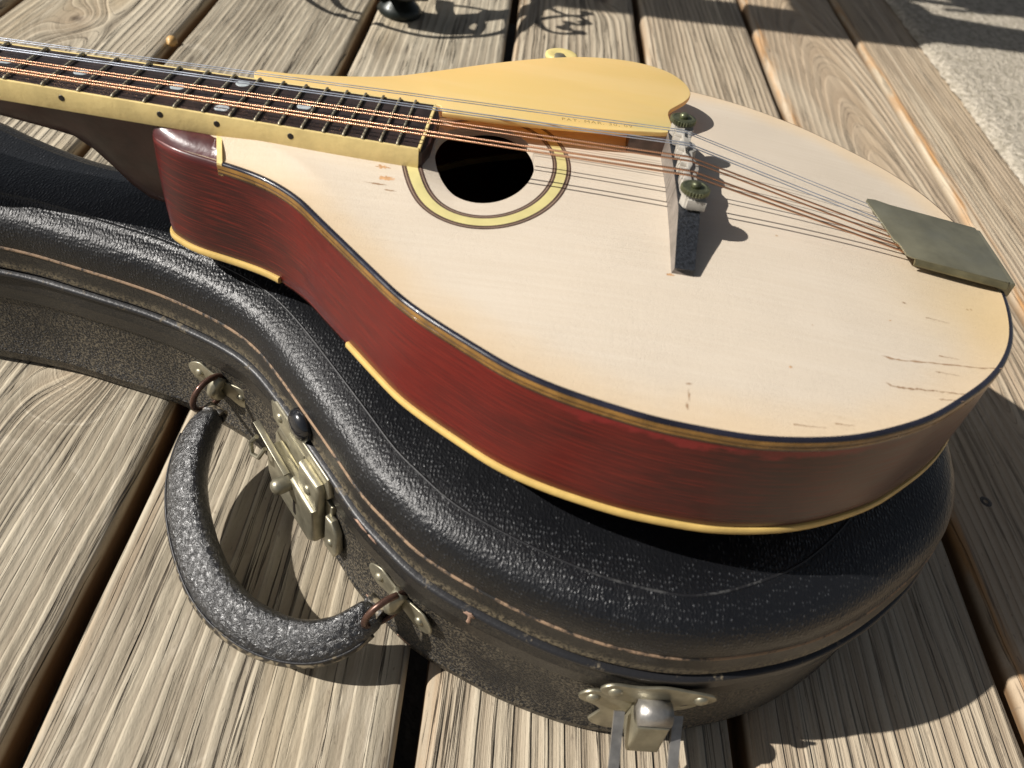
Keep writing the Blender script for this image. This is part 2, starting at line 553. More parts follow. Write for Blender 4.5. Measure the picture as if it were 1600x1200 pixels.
def mat_rug():
    g = G('beige_rug')
    co = g.co()
    n = g.noise(co, 160, 4, .7)
    c = g.mix(g.rng(n, .32, .68), (.34, .30, .23), (.64, .575, .47))
    return g.fin(c, .95, 0, g.bump(n, .006), spec=.1)

M = {}
M['plank'] = mat_plank()
M['top'] = mat_soundboard()
M['rim'] = mat_rim()
M['lid'] = mat_leather('black_leatherette_lid', cell=720, rough=.35, wear_glint=.9, amp=.00030, rnd=.5)
M['wall'] = mat_leather('dusty_leatherette_side', dusty=.48, cell=700, rows=False, rough=.42, amp=.00036, wear_glint=.35)
M['band'] = mat_leather('smooth_leather_band', dusty=.22, cell=1500, rows=False, rough=.34, amp=.00008, wear_glint=.15)
M['lidside'] = mat_leather('dusty_lid_side', dusty=.22, cell=1500, rows=False, rough=.36, amp=.00008, wear_glint=.15, dust_z=(.0715, .0790))
M['handle'] = mat_leather('grained_handle_leather', cell=420, rows=False, rough=.34, amp=.00045, wear_glint=.7, spec=.8, rnd=1.0, wrinkle=True, coat=.7)
M['handle_worn'] = mat_leather('worn_handle_strap', dusty=1.6, cell=240, rows=False, rough=.36, amp=.0003, wear_glint=.2, rnd=1.0)
M['tape'] = mat_worn_line('worn_brown_edge', amount=.62, worn=(.30, .20, .125))
M['piping'] = mat_worn_line('dusty_piping', base=(.016, .016, .018), worn=(.16, .13, .085), amount=.22, rgh=.42)
M['welt'] = mat_worn_line('pressed_line', base=(.012, .012, .014), worn=(.05, .05, .05), amount=.3)
M['cream'] = mat_simple('ivoroid_binding', (.66, .455, .145), .38, var=.10, vs=90, bump=.4)
M['cream_fb'] = mat_simple('fingerboard_binding_ivoroid', (.84, .66, .29), .38, var=.12, vs=70, bump=.4)
M['ebony'] = mat_simple('ebony', (.030, .020, .018), .42, var=.4, vs=110, bump=.6, bs=900, dist=.0001)
M['fret'] = mat_simple('fret_nickel', (.44, .40, .29), .45, .5, var=.3, vs=300)
M['pearl'] = mat_simple('mother_of_pearl', (.47, .52, .54), .3, var=.15, vs=500, coat=.5)
M['dot'] = mat_simple('side_dot_black', (.015, .012, .01), .4)
M['bind_black'] = mat_simple('binding_black', (.016, .016, .026), .26, var=.3, coat=.3)
M['bind_tan'] = mat_simple('binding_amber', (.26, .135, .032), .32, var=.35, vs=120, coat=.3)
M['bind_brown'] = mat_simple('binding_brown', (.060, .030, .016), .32, var=.35, vs=120, coat=.3)
M['ros_brown'] = mat_simple('rosette_brown', (.085, .050, .038), .45, var=.3, vs=150)
M['ros_tan'] = mat_simple('rosette_tan', (.30, .22, .16), .45)
M['ros_cream'] = mat_simple('rosette_ivoroid', (.66, .58, .26), .36, var=.08, vs=90, coat=.2)
M['neck'] = mat_simple('dark_neck_finish', (.034, .011, .008), .42, var=.45, vs=45, bump=.3, coat=.1)
M['headblock'] = mat_simple('red_shoulder_finish', (.085, .020, .022), .34, var=.35, vs=60, bump=.4, coat=.35)
M['inside'] = mat_simple('bare_spruce_inside', (.20, .13, .07), .8)
M['bone'] = mat_simple('bleached_saddle', (.40, .375, .33), .5, var=.18, vs=160, bump=.5, bs=500)
M['bridge'] = mat_simple('grey_bridge_face', (.19, .165, .145), .38, var=.25, vs=120, bump=.3)  # grey tone of the base, seen on its front face
M['bridge_black'] = mat_simple('dusty_black_bridge', (.016, .018, .022), .45, var=.6, vs=900, bump=1, bs=1500, dist=.0002)
M['brass_dark'] = mat_simple('tarnished_brass', (.155, .165, .10), .40, .75, var=.3, vs=200, bump=.4, bs=700)
M['nickel'] = mat_simple('dull_nickel_plate', (.36, .335, .25), .43, .80, var=.22, vs=70, bump=.35, bs=300)
M['nickel_bright'] = mat_simple('worn_steel_bail', (.36, .345, .32), .38, .7, var=.25, vs=90, bump=.3)
M['tailplate'] = mat_simple('green_grey_tailpiece', (.27, .255, .175), .36, .55, var=.16, vs=50, bump=.3, bs=260)
M['tailedge'] = mat_simple('tailpiece_lip', (.27, .235, .13), .42, .7, var=.2, vs=80)
M['ring'] = mat_simple('brown_wire_ring', (.115, .062, .045), .30, .55, var=.35, vs=150)
M['rubber'] = mat_simple('black_bumper', (.012, .013, .016), .16, var=.2, coat=.6)
M['steel'] = mat_simple('steel_string', (.60, .64, .72), .38, .8)
M['wound'] = mat_wound()
M['guard'] = mat_pickguard()
M['iron'] = mat_simple('black_green_iron', (.014, .019, .016), .4, .2, var=.4, bump=.8, bs=250)
M['rug'] = mat_rug()
M['knob'] = mat_simple('ivory_knob', (.74, .60, .24), .4)
M['acorn'] = mat_simple('tan_seed', (.62, .38, .14), .45, var=.2, vs=200)
M['scratch'] = mat_simple('open_crack', (.34, .22, .13), .8)
M['chip'] = mat_simple('chipped_finish', (.54, .31, .15), .7, var=.25, vs=300)
M['scuff'] = mat_simple('bare_board_scuff', (.33, .21, .15), .75, var=.35, vs=400)
M['joist'] = mat_simple('joist_wood', (.10, .07, .04), .9)
M['imprint'] = mat_simple('faint_imprint', (.36, .24, .08), .6)
g = G('dark_soil'); cc = g.co()
M['soil'] = g.fin(g.mix(g.noise(cc, 30, 5), (.02, .015, .01), (.06, .045, .03)), .95, 0, g.bump(g.noise(cc, 60, 4), .01))

# ------------------------------------------------------------------ ground, joists, deck
fix = mesh('ground', [(-6000, -6000, -620), (6000, -6000, -620), (6000, 6000, -620), (-6000, 6000, -620)], [(0, 1, 2, 3)], M['soil'], smooth=False)
tag(fix, 'dark bare soil under the wooden deck', kind='structure')
deck = empty('deck', (0, 0, 0))
tag(deck, 'weathered wooden deck of wide boards', kind='structure')
for jx in (-2600, -2200, -1800, -1400, -560, 160, 560):
    v, f = box(jx, jx + 38, -1900, 2200, -190, -27.5)
    mesh('joist', v, f, M['joist'], deck, smooth=False)

Y0, PITCH, BW = -284.9, 149.05, 139.7
props = {  # k: pith, depth, slope, rings, seed, cracky, pink, orange, knot_x, knot_y  (metres, plank space: y from its left edge)
    -1: (.070, .020, .05, 170, 3.1, .7, .05, .0, -.69, .058),
    0: (.175, .022, -.03, 175, 7.7, 1., .0, .0, -.300, .085),
    1: (.165, .020, .03, 120, 1.3, .9, .05, .2, 5, 0),
    2: (-.050, .020, .02, 130, 5.2, .9, .25, .3, -1.0, .100),
    3: (-.050, .030, .06, 160, 9.4, .5, .45, .2, 5, 0),
    4: (.080, .045, .10, 170, 4.6, .3, .75, 1., -.55, .075),
    5: (-.050, .020, .03, 190, 2.9, .3, .65, 1., 5, 0),
    6: (.060, .030, .05, 240, 8.3, .4, .5, .6, 5, 0),
}
props[-2] = (.20, .01, .02, 230, 6.6, .8, 0, 0, 5, 0)
def plank(k):
    # cross-section with rounded arrises, swept along x with a slight waviness of the edges
    r = 5.5; sec = []
    for c0, a0 in (((r, -r), math.pi), ((BW - r, -r), math.pi / 2)):
        for t in np.linspace(0, math.pi / 2, 6):
            a = a0 - t
            sec.append((c0[0] + r * math.cos(a), c0[1] + r * math.sin(a)))
    mid = [(y, 0) for y in np.linspace(r, BW - r, 9)[1:-1]]
    sec = sec[:6] + mid + sec[6:] + [(BW, -25.4), (0, -25.4)]
    sec = np.array(sec)
    xs = np.arange(-3400, 700, 25.)
    V = []
    ph = rng.uniform(0, 6, 4)
    for x in xs:
        e0 = .7 * math.sin(x / 61 + ph[0]) + .5 * math.sin(x / 23 + ph[1])
        e1 = .7 * math.sin(x / 53 + ph[2]) + .5 * math.sin(x / 27 + ph[3])
        t = sec[:, 0] / BW
        yy = sec[:, 0] + e0 * (1 - t) * .6 + e1 * t * .6
        zz = sec[:, 1] - .9 * (1 - 4 * (t - .5) ** 2) * (sec[:, 1] > -5) * .8
        V.append(np.stack([np.full(len(sec), x), yy, zz], 1))
    V = np.concatenate(V)
    n = len(sec)
    F = grid_faces(len(xs), n, flip=True)
    F.append(tuple(range(n))); F.append(tuple((len(xs) - 1) * n + i for i in range(n))[::-1])
    o = mesh('plank', V, F, M['plank'], deck, org=(0, 0, 0), auto=50)
    o.location = (0, (Y0 + k * PITCH) * .001, 0)
    p = props.get(k) or (rng.uniform(-.1, .2), rng.uniform(.01, .05), rng.uniform(-.1, .1), rng.uniform(200, 280), rng.uniform(0, 10), .5, .4, .3, 5, 0)
    for a, b in zip(('pith', 'depth', 'slope', 'rings', 'seed', 'cracky', 'pink', 'orange', 'knot_x', 'knot_y'), p):
        o[a] = float(b)
for k in range(-7, 13):
    plank(k)
M['screw'] = mat_simple('weathered_screw', (.10, .085, .07), .5, .6, var=.3, vs=500)
for k in range(-7, 13):
    for dy in (30, 112):
        for jx in (-298, -1960):
            v, f = lathe([(3.9, -1.2), (3.9, .05), (3.4, .25), (1.6, .25), (1.4, -.6), (.3, -.6)], 16, (jx + rng.uniform(-5, 5), Y0 + k * PITCH + dy + rng.uniform(-4, 4), -.5))
            mesh('screw', v, f, M['screw'], deck, auto=30)

# ------------------------------------------------------------------ instrument case
CO = np.array([(-290,-420),(-287,-340),(-283,-270),(-282.5,-235),(-281.5,-206),(-278.5,-188),(-275,-169),(-271.5,-151),(-268,-137),(-261,-117),(-255,-103),(-248,-91),(-239,-81),(-226,-69),(-212,-57),(-198,-45),(-185,-34),(-173,-24),(-163,-12),(-155,-3),(-149,6.5),(-143,19),(-136,37),(-131,52),(-127.5,66),(-125.5,81),(-124.8,95),(-126,110),(-129.5,126),(-135,144.5),(-143,163),(-156,184),(-169.5,201),(-183,215.5),(-200,228),(-222,237),(-248,241),(-277,239),(-310,231),(-345,214),(-378,189),(-404,158),(-421,126),(-431,95),(-430,50),(-418,5),(-400,-40),(-380,-85),(-362,-125),(-345,-150),(-341,-172),(-343,-193),(-348,-211),(-355,-231),(-363,-250),(-372,-290),(-376,-340),(-374,-400),(-360,-440),(-330,-452),(-300,-442)], float)
NC = 800
CP, CL = catmull(CO, NC, sub=24)
CP = smoothc(CP, 20)
CN, CT = normals2(CP)
if np.sum((CP + CN - CP.mean(0)) ** 2) < np.sum((CP - CP.mean(0)) ** 2):
    CN = -CN
def wallpt(s, z, out=0.0):
    i = (s / CL * NC) % NC
    a = int(i) % NC; b = (a + 1) % NC; t = i - int(i)
    p = CP[a] * (1 - t) + CP[b] * t; nn = CN[a] * (1 - t) + CN[b] * t
    return np.array([p[0] + nn[0] * out, p[1] + nn[1] * out, z])
def wallframe(s, z, out=0.0):
    i = int(s / CL * NC) % NC
    nn = CN[i]; t = np.array([-nn[1], nn[0]])
    if t @ CT[i] < 0: t = -t
    # x along the wall (towards the tail), y up, z outwards
    return frame(wallpt(s, z, out), (t[0], t[1], 0), (0, 0, 1), (nn[0], nn[1], 0))

CASE0 = (-270., -20., 0.)
case = empty('instrument_case', tuple(c * .001 for c in CASE0))
tag(case, 'closed black leatherette mandolin case lying flat on the deck, handle towards the viewer', 'instrument case')
ORG[case.name] = CASE0

lift = 3.2 * np.clip((CP[:, 1] - 150) / 90, 0, 1) ** 1.5 * (CP[:, 0] > -420)
rk = 1 + 1.05 * np.clip((CP[:, 1] - 95) / 95, 0, 1) ** 1.3
def shell(prof, lifted, jitter=0.0):
    V = []
    jn = smoothc(rng.normal(0, 1, (NC, 1)), 12)[:, 0] * jitter
    for ins, z in prof:
        kk = rk[:, None] if (lifted and z > 88) else 1.0
        if ins > 13.2:      # the narrow neck has no room for the wide dome
            ins = 13.2 + (ins - 13.2) * (.04 + .96 * np.clip((CP[:, 1:2] + 130) / 90, 0, 1))
        P = CP - CN * ins * kk + CN * jn[:, None]
        if lifted and z > 80:
            P = P - CN * (rk[:, None] - 1) * (1.2 if z < 84.5 else 3.0)
        V.append(np.c_[P, np.full(NC, float(z)) + (lift if lifted else 0)])
    V = np.concatenate(V)
    return V, grid_faces(len(prof), NC)
def capf(V, F, row, n=NC, flip=False):
    t = tuple(row * n + i for i in range(n))
    F.append(t[::-1] if flip else t)
lowprof = [(8, 0), (3.5, .5), (1.0, 2.2), (.1, 5), (-.1, 8), (-.7, 8.6), (-.7, 9.6), (0, 10.2), (0, 49.5)]
V, F = shell(lowprof, False, .25); capf(V, F, 0, flip=True)
base = fixn(mesh('case_base', V, F, M['wall'], case))
bandprof = [(0, 49.5), (-1.0, 50.2), (-1.2, 51.5), (-1.1, 57), (-1.4, 57.8), (-1.1, 58.6), (-1.1, 63.5), (-.6, 65)]
V, F = shell(bandprof, False, .15); fixn(mesh('leather_band', V, F, M['band'], case))
pip = [(-.6, 65), (-1.8, 65.4), (-2.5, 66.4), (-2.4, 67.5), (-1.4, 68.3), (2.0, 68.5), (7, 68.5)]
V, F = shell(pip, False, .12); fixn(mesh('piping', V, F, M['piping'], case))
lipprof = [(7, 69.6), (1.0, 69.6), (-.4, 69.9), (-.7, 71), (-.2, 72.5), (0, 74), (0, 81.2)]
V, F = shell(lipprof, True, .15); fixn(mesh('lid_side', V, F, M['lidside'], case))
tp = [(0, 81.2), (-.35, 81.5), (-.5, 82.0), (-.35, 82.5), (0.1, 83.0)]
V, F = shell(tp, True, .1); fixn(mesh('worn_edge', V, F, M['tape'], case))
lidprof = [(0.1, 83.0), (-.3, 84.6), (-.5, 87), (-.45, 90), (.1, 93), (1.1, 95.6), (2.6, 97.8), (4.4, 99.4), (6.6, 100.7), (9.6, 101.8), (13.2, 102.8), (16, 103.3), (20, 103.7), (26, 104.0), (32, 104.15)]
V, F = shell(lidprof, True); capf(V, F, len(lidprof) - 1)
lid = fixn(mesh('lid', V, F, M['lid'], case))
P = CP - CN * (13.9 * rk + 3.0 * (rk - 1))[:, None]
V, F = tube(np.c_[P, 102.75 + lift][::2], .62, 6, closed=True)
mesh('pressed_line', V, F, M['welt'], case)

# handle mounts: bow-tie plates with rivets, a loop and a wire ring each
def bow(L, H):
    pts = []
    for t in np.linspace(0, 2 * math.pi, 44, endpoint=False):
        x = math.cos(t); y = math.sin(t)
        h = H * (.50 + .50 * min(1, abs(x) * 1.5) ** 2)
        sx = L * x
        pts.append((sx, h * y if abs(x) > .05 else H * .52 * y))
    return pts
def mount(s, z, name_s):
    Mw = wallframe(s, z, .1)
    rt = empty('handle_mount', (0, 0, 0)); rt.parent = case
    ORG[rt.name] = CASE0
    a = math.radians(-8)
    Rz = np.eye(4); Rz[0, 0] = math.cos(a); Rz[0, 1] = -math.sin(a); Rz[1, 0] = math.sin(a); Rz[1, 1] = math.cos(a)
    Mw = Mw @ Rz
    v, f = plate(bow(19.5, 9.6), 0, 1.0, .35)
    # follow the curve of the wall
    v = v.copy(); v[:, 2] -= .0
    pl = mesh('mount_plate', *xform((v, f), Mw), M['nickel'], rt, auto=50)
    for dx in (-12.5, 12.5):
        mesh('rivet', *xform(dome(2.3, 1.5, c=(dx, 0, 1)), Mw), M['nickel'], rt)
    # central bulge holding the ring
    arc = [(0, -7 + 14 * t, 1.0 + 4.6 * math.sin(math.pi * t)) for t in np.linspace(0, 1, 11)]
    mesh('mount_loop', *xform(tube(arc, 3.4, 10, flat=(1.0, 1.0)), Mw), M['nickel'], rt)
    return Mw
def ringat(s, z, out, rad, tilt, roll):
    Mw = wallframe(s, z, out)
    # ring stands out from the wall, its plane holding the outward axis
    pts = []
    for t in np.linspace(0, 2 * math.pi, 40, endpoint=False):
        a = rad * math.cos(t); b = rad * 1.05 * math.sin(t)
        pts.append((b * math.sin(roll), a * math.cos(tilt) - b * math.sin(tilt), (a * math.sin(tilt) + b * math.cos(tilt)) * math.cos(roll)))
    pts = np.array(pts)
    V, F = tube(pts, 1.55, 8, closed=True)
    return xform((V, F), Mw)
mount(313, 38, 'a'); mount(462, 40, 'b')

handle = empty('handle', (0, 0, 0)); handle.parent = case; ORG[handle.name] = CASE0
mesh('ring', *ringat(312.5, 38, 8.0, 9.6, .25, -.15), M['ring'], handle)
mesh('ring', *ringat(461.5, 39, 8.0, 9.6, .25, -.2), M['ring'], handle)

HP = [(-242,-109,34),(-235,-112,33),(-225,-113,30),(-209,-111.5,26),(-191,-105,22),(-173,-94.5,19),(-158,-82,17.5),(-148,-68,17.5),(-142,-53,19),(-140,-39,22),(-142.5,-27,26.5),(-148,-18.5,31),(-153,-14,33)]
hp, hl = catmull(HP, 90, closed=False)
tt = np.linspace(0, 1, 90)
hr = np.interp(tt, [0, .015, .05, .12, .3, .5, .7, .86, .94, .985, 1], [4.6, 6.9, 7.8, 8.8, 9.5, 9.8, 9.5, 8.8, 7.8, 6.9, 4.6])
# stitched strap running under the outer lower side of the grip
T = np.gradient(hp, axis=0); T /= np.linalg.norm(T, axis=1)[:, None]
outw = np.cross(T, np.array([0, 0, 1.])); outw /= np.linalg.norm(outw, axis=1)[:, None]
if (outw[45] @ np.array([1, 0, 0])) < 0: outw = -outw
SEC, _ = catmull([(1.02, -.22), (.86, .18), (.45, .55), (0, .84), (-.33, .95), (-.62, .82), (-.86, .40), (-.95, -.15), (-.80, -.68), (-.30, -.92), (.30, -.90), (.80, -.66)], 32)
V = []
for i in range(90):
    u_ = np.cross(outw[i], T[i]); u_ = u_ if u_[2] > 0 else -u_
    for a, b in SEC:
        V.append(hp[i] + hr[i] * (a * outw[i] + b * u_))
F = grid_faces(90, 32) + [tuple(range(32))[::-1], tuple(89 * 32 + k for k in range(32))]
fixn(mesh('grip', np.array(V) + rng.normal(0, .05, (len(V), 3)), F, M['handle'], handle))
q = hp + outw * (hr * .50)[:, None] + np.array([0, 0, -1.]) * (hr * .40)[:, None]
v, f = tube(q[3:-3], (hr * .60)[3:-3], 18, flat=(.75, 1.05))
mesh('strap', v, f, M['handle_worn'], handle)
q = hp + outw * (hr * 1.03)[:, None] + np.array([0, 0, -1.]) * (hr * .12)[:, None]
v, f = tube(q[7:-5], .55, 6)
mesh('seam', v, f, M['piping'], handle)
for q0 in (hp[-9] + outw[-9] * 6.2 + np.array([0, 0, -2.5]),):
    nrm = outw[-9] * .8 + np.array([0, 0, .2]); nrm /= np.linalg.norm(nrm)
    a = np.cross(nrm, [0, 0, 1.]); a /= np.linalg.norm(a); b = np.cross(nrm, a)
    mesh('rivet', *xform(dome(1.9, .9), frame(q0, a, b, nrm)), M['tape'], handle)
# leather loops round the rings
for e, i0 in ((0, 2), (-1, -3)):
    c = hp[e] ; d = (hp[e] - hp[i0]); d /= np.linalg.norm(d)
    u = np.cross(d, [0, 0, 1.]); u /= np.linalg.norm(u)
    pts = [c + d * 3.4 * math.cos(t) + np.array([0, 0, 3.4 * math.sin(t)]) for t in np.linspace(0, 2 * math.pi, 18, endpoint=False)]
    V = []
    for p in pts:
        dd = (p - c) / np.linalg.norm(p - c)
        for k1, k2 in ((-4.6, -.7), (4.6, -.7), (4.6, .7), (-4.6, .7)):
            V.append(p + u * k1 + dd * k2)
    F = grid_faces(18, 4); F += [(17 * 4 + k, 17 * 4 + (k + 1) % 4, (k + 1) % 4, k) for k in range(4)]
    mesh('ring_loop', V, F, M['handle_worn'], handle, auto=40)

# ---- centre lock
lock = empty('lock', (0, 0, 0)); lock.parent = case; ORG[lock.name] = CASE0
W = wallframe(386, 34, .0)
def wp(name, vf, mat, par=lock, Mx=None, auto=40):
    return mesh(name, *xform(vf, W if Mx is None else Mx), mat, par, auto=auto)
wp('lock_plate', plate([(-24, -22), (22, -24), (27, -17), (27, 14), (-24, 16), (-29, 6), (-29, -14)], -1.5, 2.2, .8, 3), M['nickel'])
wp('lock_body', plate([(-20, -19), (18, -20), (23, -14), (22, 9), (-19, 12), (-24, 3), (-24, -12)], 2, 9.5, 2.2, 4), M['nickel'])
wp('key_slot', plate([(4, -13), (6, -13), (6, -3), (4, -3)], 9.2, 9.75, .05), M['dot'])
wp('hasp_plate', plate([(-28, 19), (24, 17), (27, 22), (25, 33), (-24, 34), (-29, 30)], -.5, 3.2, 1.0, 3), M['nickel'])
wp('hasp_arm', plate([(4, 5), (22, 3), (24, 24), (22, 27), (6, 27)], 2.5, 7.5, 2.0, 4), M['nickel'])
wp('hasp_shadow_slot', plate([(-10, 14), (4, 13), (4, 26), (-10, 27)], 3.0, 3.6, .2), M['nickel'])
wp('rivet', dome(2.6, 1.6, c=(-20, 27, 3.0)), M['nickel'])
wp('rivet', dome(2.8, 1.6, c=(15, 17, 7.4)), M['nickel'])
wp('button', lathe([(3.8, 0), (4.0, 5.5), (3.8, 7.6), (3.0, 8.9), (1.6, 9.7), (.3, 9.9)], 20, (0, 6, 8.0)), M['nickel'])
sp = [(-6, 14, 8), (-14, 15, 12), (-22, 16, 16), (-29, 17, 20)]
wp('prong', plate([(-31, 17.2), (-24, 15.2), (0, 11.5), (0, 12.5), (-24, 16.4)], 8.5, 11.5, .3), M['nickel'])
tb, fb = tube([(-24, 15, 13), (-27, 9, 15), (-24, 4, 16), (-19, 6, 15), (-18, 12, 12)], 1.1, 8)
wp('wire_catch', (tb, fb), M['nickel'])
wp('end_tab', plate([(24, -18), (33, -17), (36, -10), (35, 3), (30, 8), (25, 7)], .5, 4.6, 1.2, 3), M['nickel'])
wp('rivet', dome(2.3, 1.4, c=(30, -8, 4.4)), M['nickel'])
# rubber bumper on the lid side next to the lock
W2 = wallframe(384, 74, -.2)
bp = mesh('bumper', *xform(lathe([(7.6, 0), (8.0, 1.6), (7.4, 3.6), (5.4, 5.2), (2.6, 6.0), (.3, 6.2)], 28), W2), M['rubber'], case)

# ---- end latch with its bail hanging open
latch = empty('latch', (0, 0, 0)); latch.parent = case; ORG[latch.name] = CASE0
L = wallframe(572, 40, .2)
Z = lambda p: p
wing = [(-23, 16), (-22, 19.5), (-18, 21.5), (-8, 20.5), (2, 22), (12, 20), (22, 17.5), (24, 14), (21, 10), (14, 8.5), (9, 4), (0, 2), (-7, 7), (-13, 8), (-19, 11)]
wing = catmull(wing, 70)[0]
mesh('upper_plate', *xform(plate(wing, 1.6, 3.0, .5), L), M['nickel'], latch, auto=40)
low = [(-27, 2), (-29, 6), (-26, 10.5), (-20, 11), (-12, 8), (10, 9), (17, 8.5), (20, 5), (17, .5), (11, -4), (8, -14), (3, -24), (-10, -25), (-19, -19), (-18, -12), (-17, -7), (-21, -2)]
low = catmull(low, 70)[0]
mesh('lower_plate', *xform(plate(low, 0, 1.4, .4), L), M['nickel'], latch, auto=40)
for dx, dy, dz in ((-17, 16, 2.8), (18, 14, 2.8), (-23, 5.5, 1.3)):
    mesh('rivet', *xform(dome(3.0, 1.9, c=(dx, dy, dz)), L), M['nickel'], latch)
mesh('rivet_hole', *xform(lathe([(2.8, 0), (2.8, .3)], 18, (13, 6, 1.3)), L), M['dot'], latch)
mesh('catch_knuckle', *xform(tube([(-6.5, 8.5, 7), (6.5, 8.5, 7)], 5.0, 18), L), M['nickel_bright'], latch)
blk = plate([(-6.5, -11), (6.8, -11), (6.8, 6.5), (-6.5, 6.5)], 1.5, 12.5, 1.4, 3)
bv = blk[0].copy(); bv[:, 2] += (bv[:, 1] < 0) * (bv[:, 2] > 6) * 3.0 * (-bv[:, 1] / 11)
mesh('catch_block', *xform((bv, blk[1]), L), M['nickel'], latch, auto=40)
def bar(x):
    pts = [(x, 3, 5), (x, -6, 15), (x, -16, 28), (x * .96, -24, 40), (x * .80, -29.5, 49), (x * .45, -33, 55), (0, -34, 57)]
    return pts
bl = [(x, y, z) for x, y, z in bar(-12.0)] + [(x, y, z) for x, y, z in bar(12.0)][::-1][1:]
bp_, _ = catmull(bl, 50, closed=False)
Vb = []
Tb = np.gradient(bp_, axis=0); Tb /= np.linalg.norm(Tb, axis=1)[:, None]
for i, p in enumerate(bp_):
    nrm = np.array([0, .80, .60]); s_ = np.cross(Tb[i], nrm); s_ /= np.linalg.norm(s_) + 1e-9
    w_ = 2.1
    for a_, b_ in ((-w_, -.6), (w_, -.6), (w_, .6), (-w_, .6)):
        Vb.append(p + s_ * a_ + nrm * b_)
Fb = grid_faces(len(bp_), 4) + [(0, 1, 2, 3)[::-1], tuple((len(bp_) - 1) * 4 + k for k in range(4))]
mesh('bail', *xform((np.array(Vb), Fb), L), M['nickel_bright'], latch, auto=40)
# scuffs where the leather has worn through
for s, z, w_, h_ in ((494, 66.8, 2.2, 1.4), (494, 61, .8, 4), (437, 67, 4.5, .9), (444, 66.5, 3.0, .8), (445, 12, 4.2, 1.1), (467, 7, 3.4, 1.0)):
    Wm = wallframe(s, z, 1.2 if z > 49 else .1)
    if z > 65.5: Wm = wallframe(s, z, 2.45)
    v, f = lathe([(1, -.3), (.9, .12), (.4, .2)], 14)
    v = v * np.array([w_, h_, 1]) * (1 + .2 * rng.normal(size=(len(v), 1)))
    mesh('scuff', *xform((v, f), Wm), M['scuff'], case)
for i, s in enumerate(list(np.linspace(536, 557, 8)) + [568, 573.5, 588, 592]):
    a = wallpt(s, 0, 0); nn = a - wallpt(s, 0, 1)
    c = wallpt(s, 92.5 if i < 8 else 91, -1.0)
    v, f = dome(.6 + .5 * rng.random(), .35, 8, 3)
    n3 = np.array([-nn[0], -nn[1], .6]); n3 /= np.linalg.norm(n3)
    a1 = np.cross(n3, [0, 0, 1.]); a1 /= np.linalg.norm(a1); b1 = np.cross(n3, a1)
    mesh('scuff', *xform((v, f), frame(c, a1, b1, n3)), M['scuff'], case)

# ------------------------------------------------------------------ mandolin
RM = np.array([[0.03413725186109576, -0.9982469521787206, -0.04834946222346714],
               [0.9976573239360406, 0.03690690146920753, -0.05759986648845606],
               [0.05928332000617985, -0.04626989394576131, 0.9971682831289794]])
TM = np.array([-295.7313806377231, -273.1814676541946, 167.09958290855943])
mw = Matrix([[*RM[i], TM[i] * .001] for i in range(3)] + [[0, 0, 0, 1]])
mand = empty('mandolin', mat=mw)
tag(mand, 'old pear-shaped mandolin with cream top and red sides lying on its black case', 'mandolin')
# mandolin space: x along the strings from the nut, y across (bass side negative), z up from the fingerboard face, mm
SCALE = 352.4
fret_x = lambda n: SCALE * (1 - 2 ** (-n / 12))
HO = [(143, 15), (146, 18.5), (152, 22.5), (160, 25.5), (172, 28), (186, 31.5), (197, 36), (209, 44), (220, 55), (233, 68), (246, 81), (258, 92.5), (270, 101), (283, 109), (297, 117), (312, 122.5), (327, 126), (342, 128.5), (358, 129.3), (373, 129), (390, 126), (405, 121.5), (420, 114.5), (435, 105.5), (449, 94), (462, 82), (473, 69), (482, 54), (488, 38), (492, 20), (493.5, 0)]
# counter-clockwise: bass side from neck to tail, then treble side back
loop = [(x, -y) for x, y in HO] + [(x, y) for x, y in HO[:-1][::-1]]
NO = 480
OP, OL = catmull(loop, NO, sub=16)
i0 = np.argmin(np.abs(OP[:, 0] - 143) + (OP[:, 1] > 0) * 1000)
OP = smoothc(OP, 5)
ON, OT = normals2(OP)
if (ON[np.argmax(OP[:, 0])] @ np.array([1, 0])) < 0: ON = -ON
TL = -.03002
def zrim(X): return -8.52 + TL * X
def dist_out(X, Y):
    X = np.atleast_1d(X).astype(float); Y = np.atleast_1d(Y).astype(float)
    out = np.empty(len(X))
    for i in range(0, len(X), 2000):
        d = (X[i:i + 2000, None] - OP[None, :, 0]) ** 2 + (Y[i:i + 2000, None] - OP[None, :, 1]) ** 2
        out[i:i + 2000] = np.sqrt(d.min(1))
    return out
def ztop(X, Y, d=None):
    X = np.atleast_1d(X).astype(float); Y = np.atleast_1d(Y).astype(float)
    d = dist_out(X, Y) if d is None else d
    h = 7.9 * (1 - np.exp(-(np.clip(d - 1.5, 0, None) / 56) ** 1.65))
    h = h + 4.6 * np.exp(-((X - 172) / 32) ** 2) * (1 - np.exp(-(np.clip(d - 1, 0, None) / 9) ** 1.5))
    z = zrim(X) + h
    w = np.exp(-(np.abs(Y) / 30) ** 4) * np.clip((266 - X) / 15, 0, 1) * np.clip((d - 1) / 11, 0, 1)
    return z + np.maximum(-6.75 - z, 0) * w

HCX, HA, HB = 274.4, 20.6, 33.0
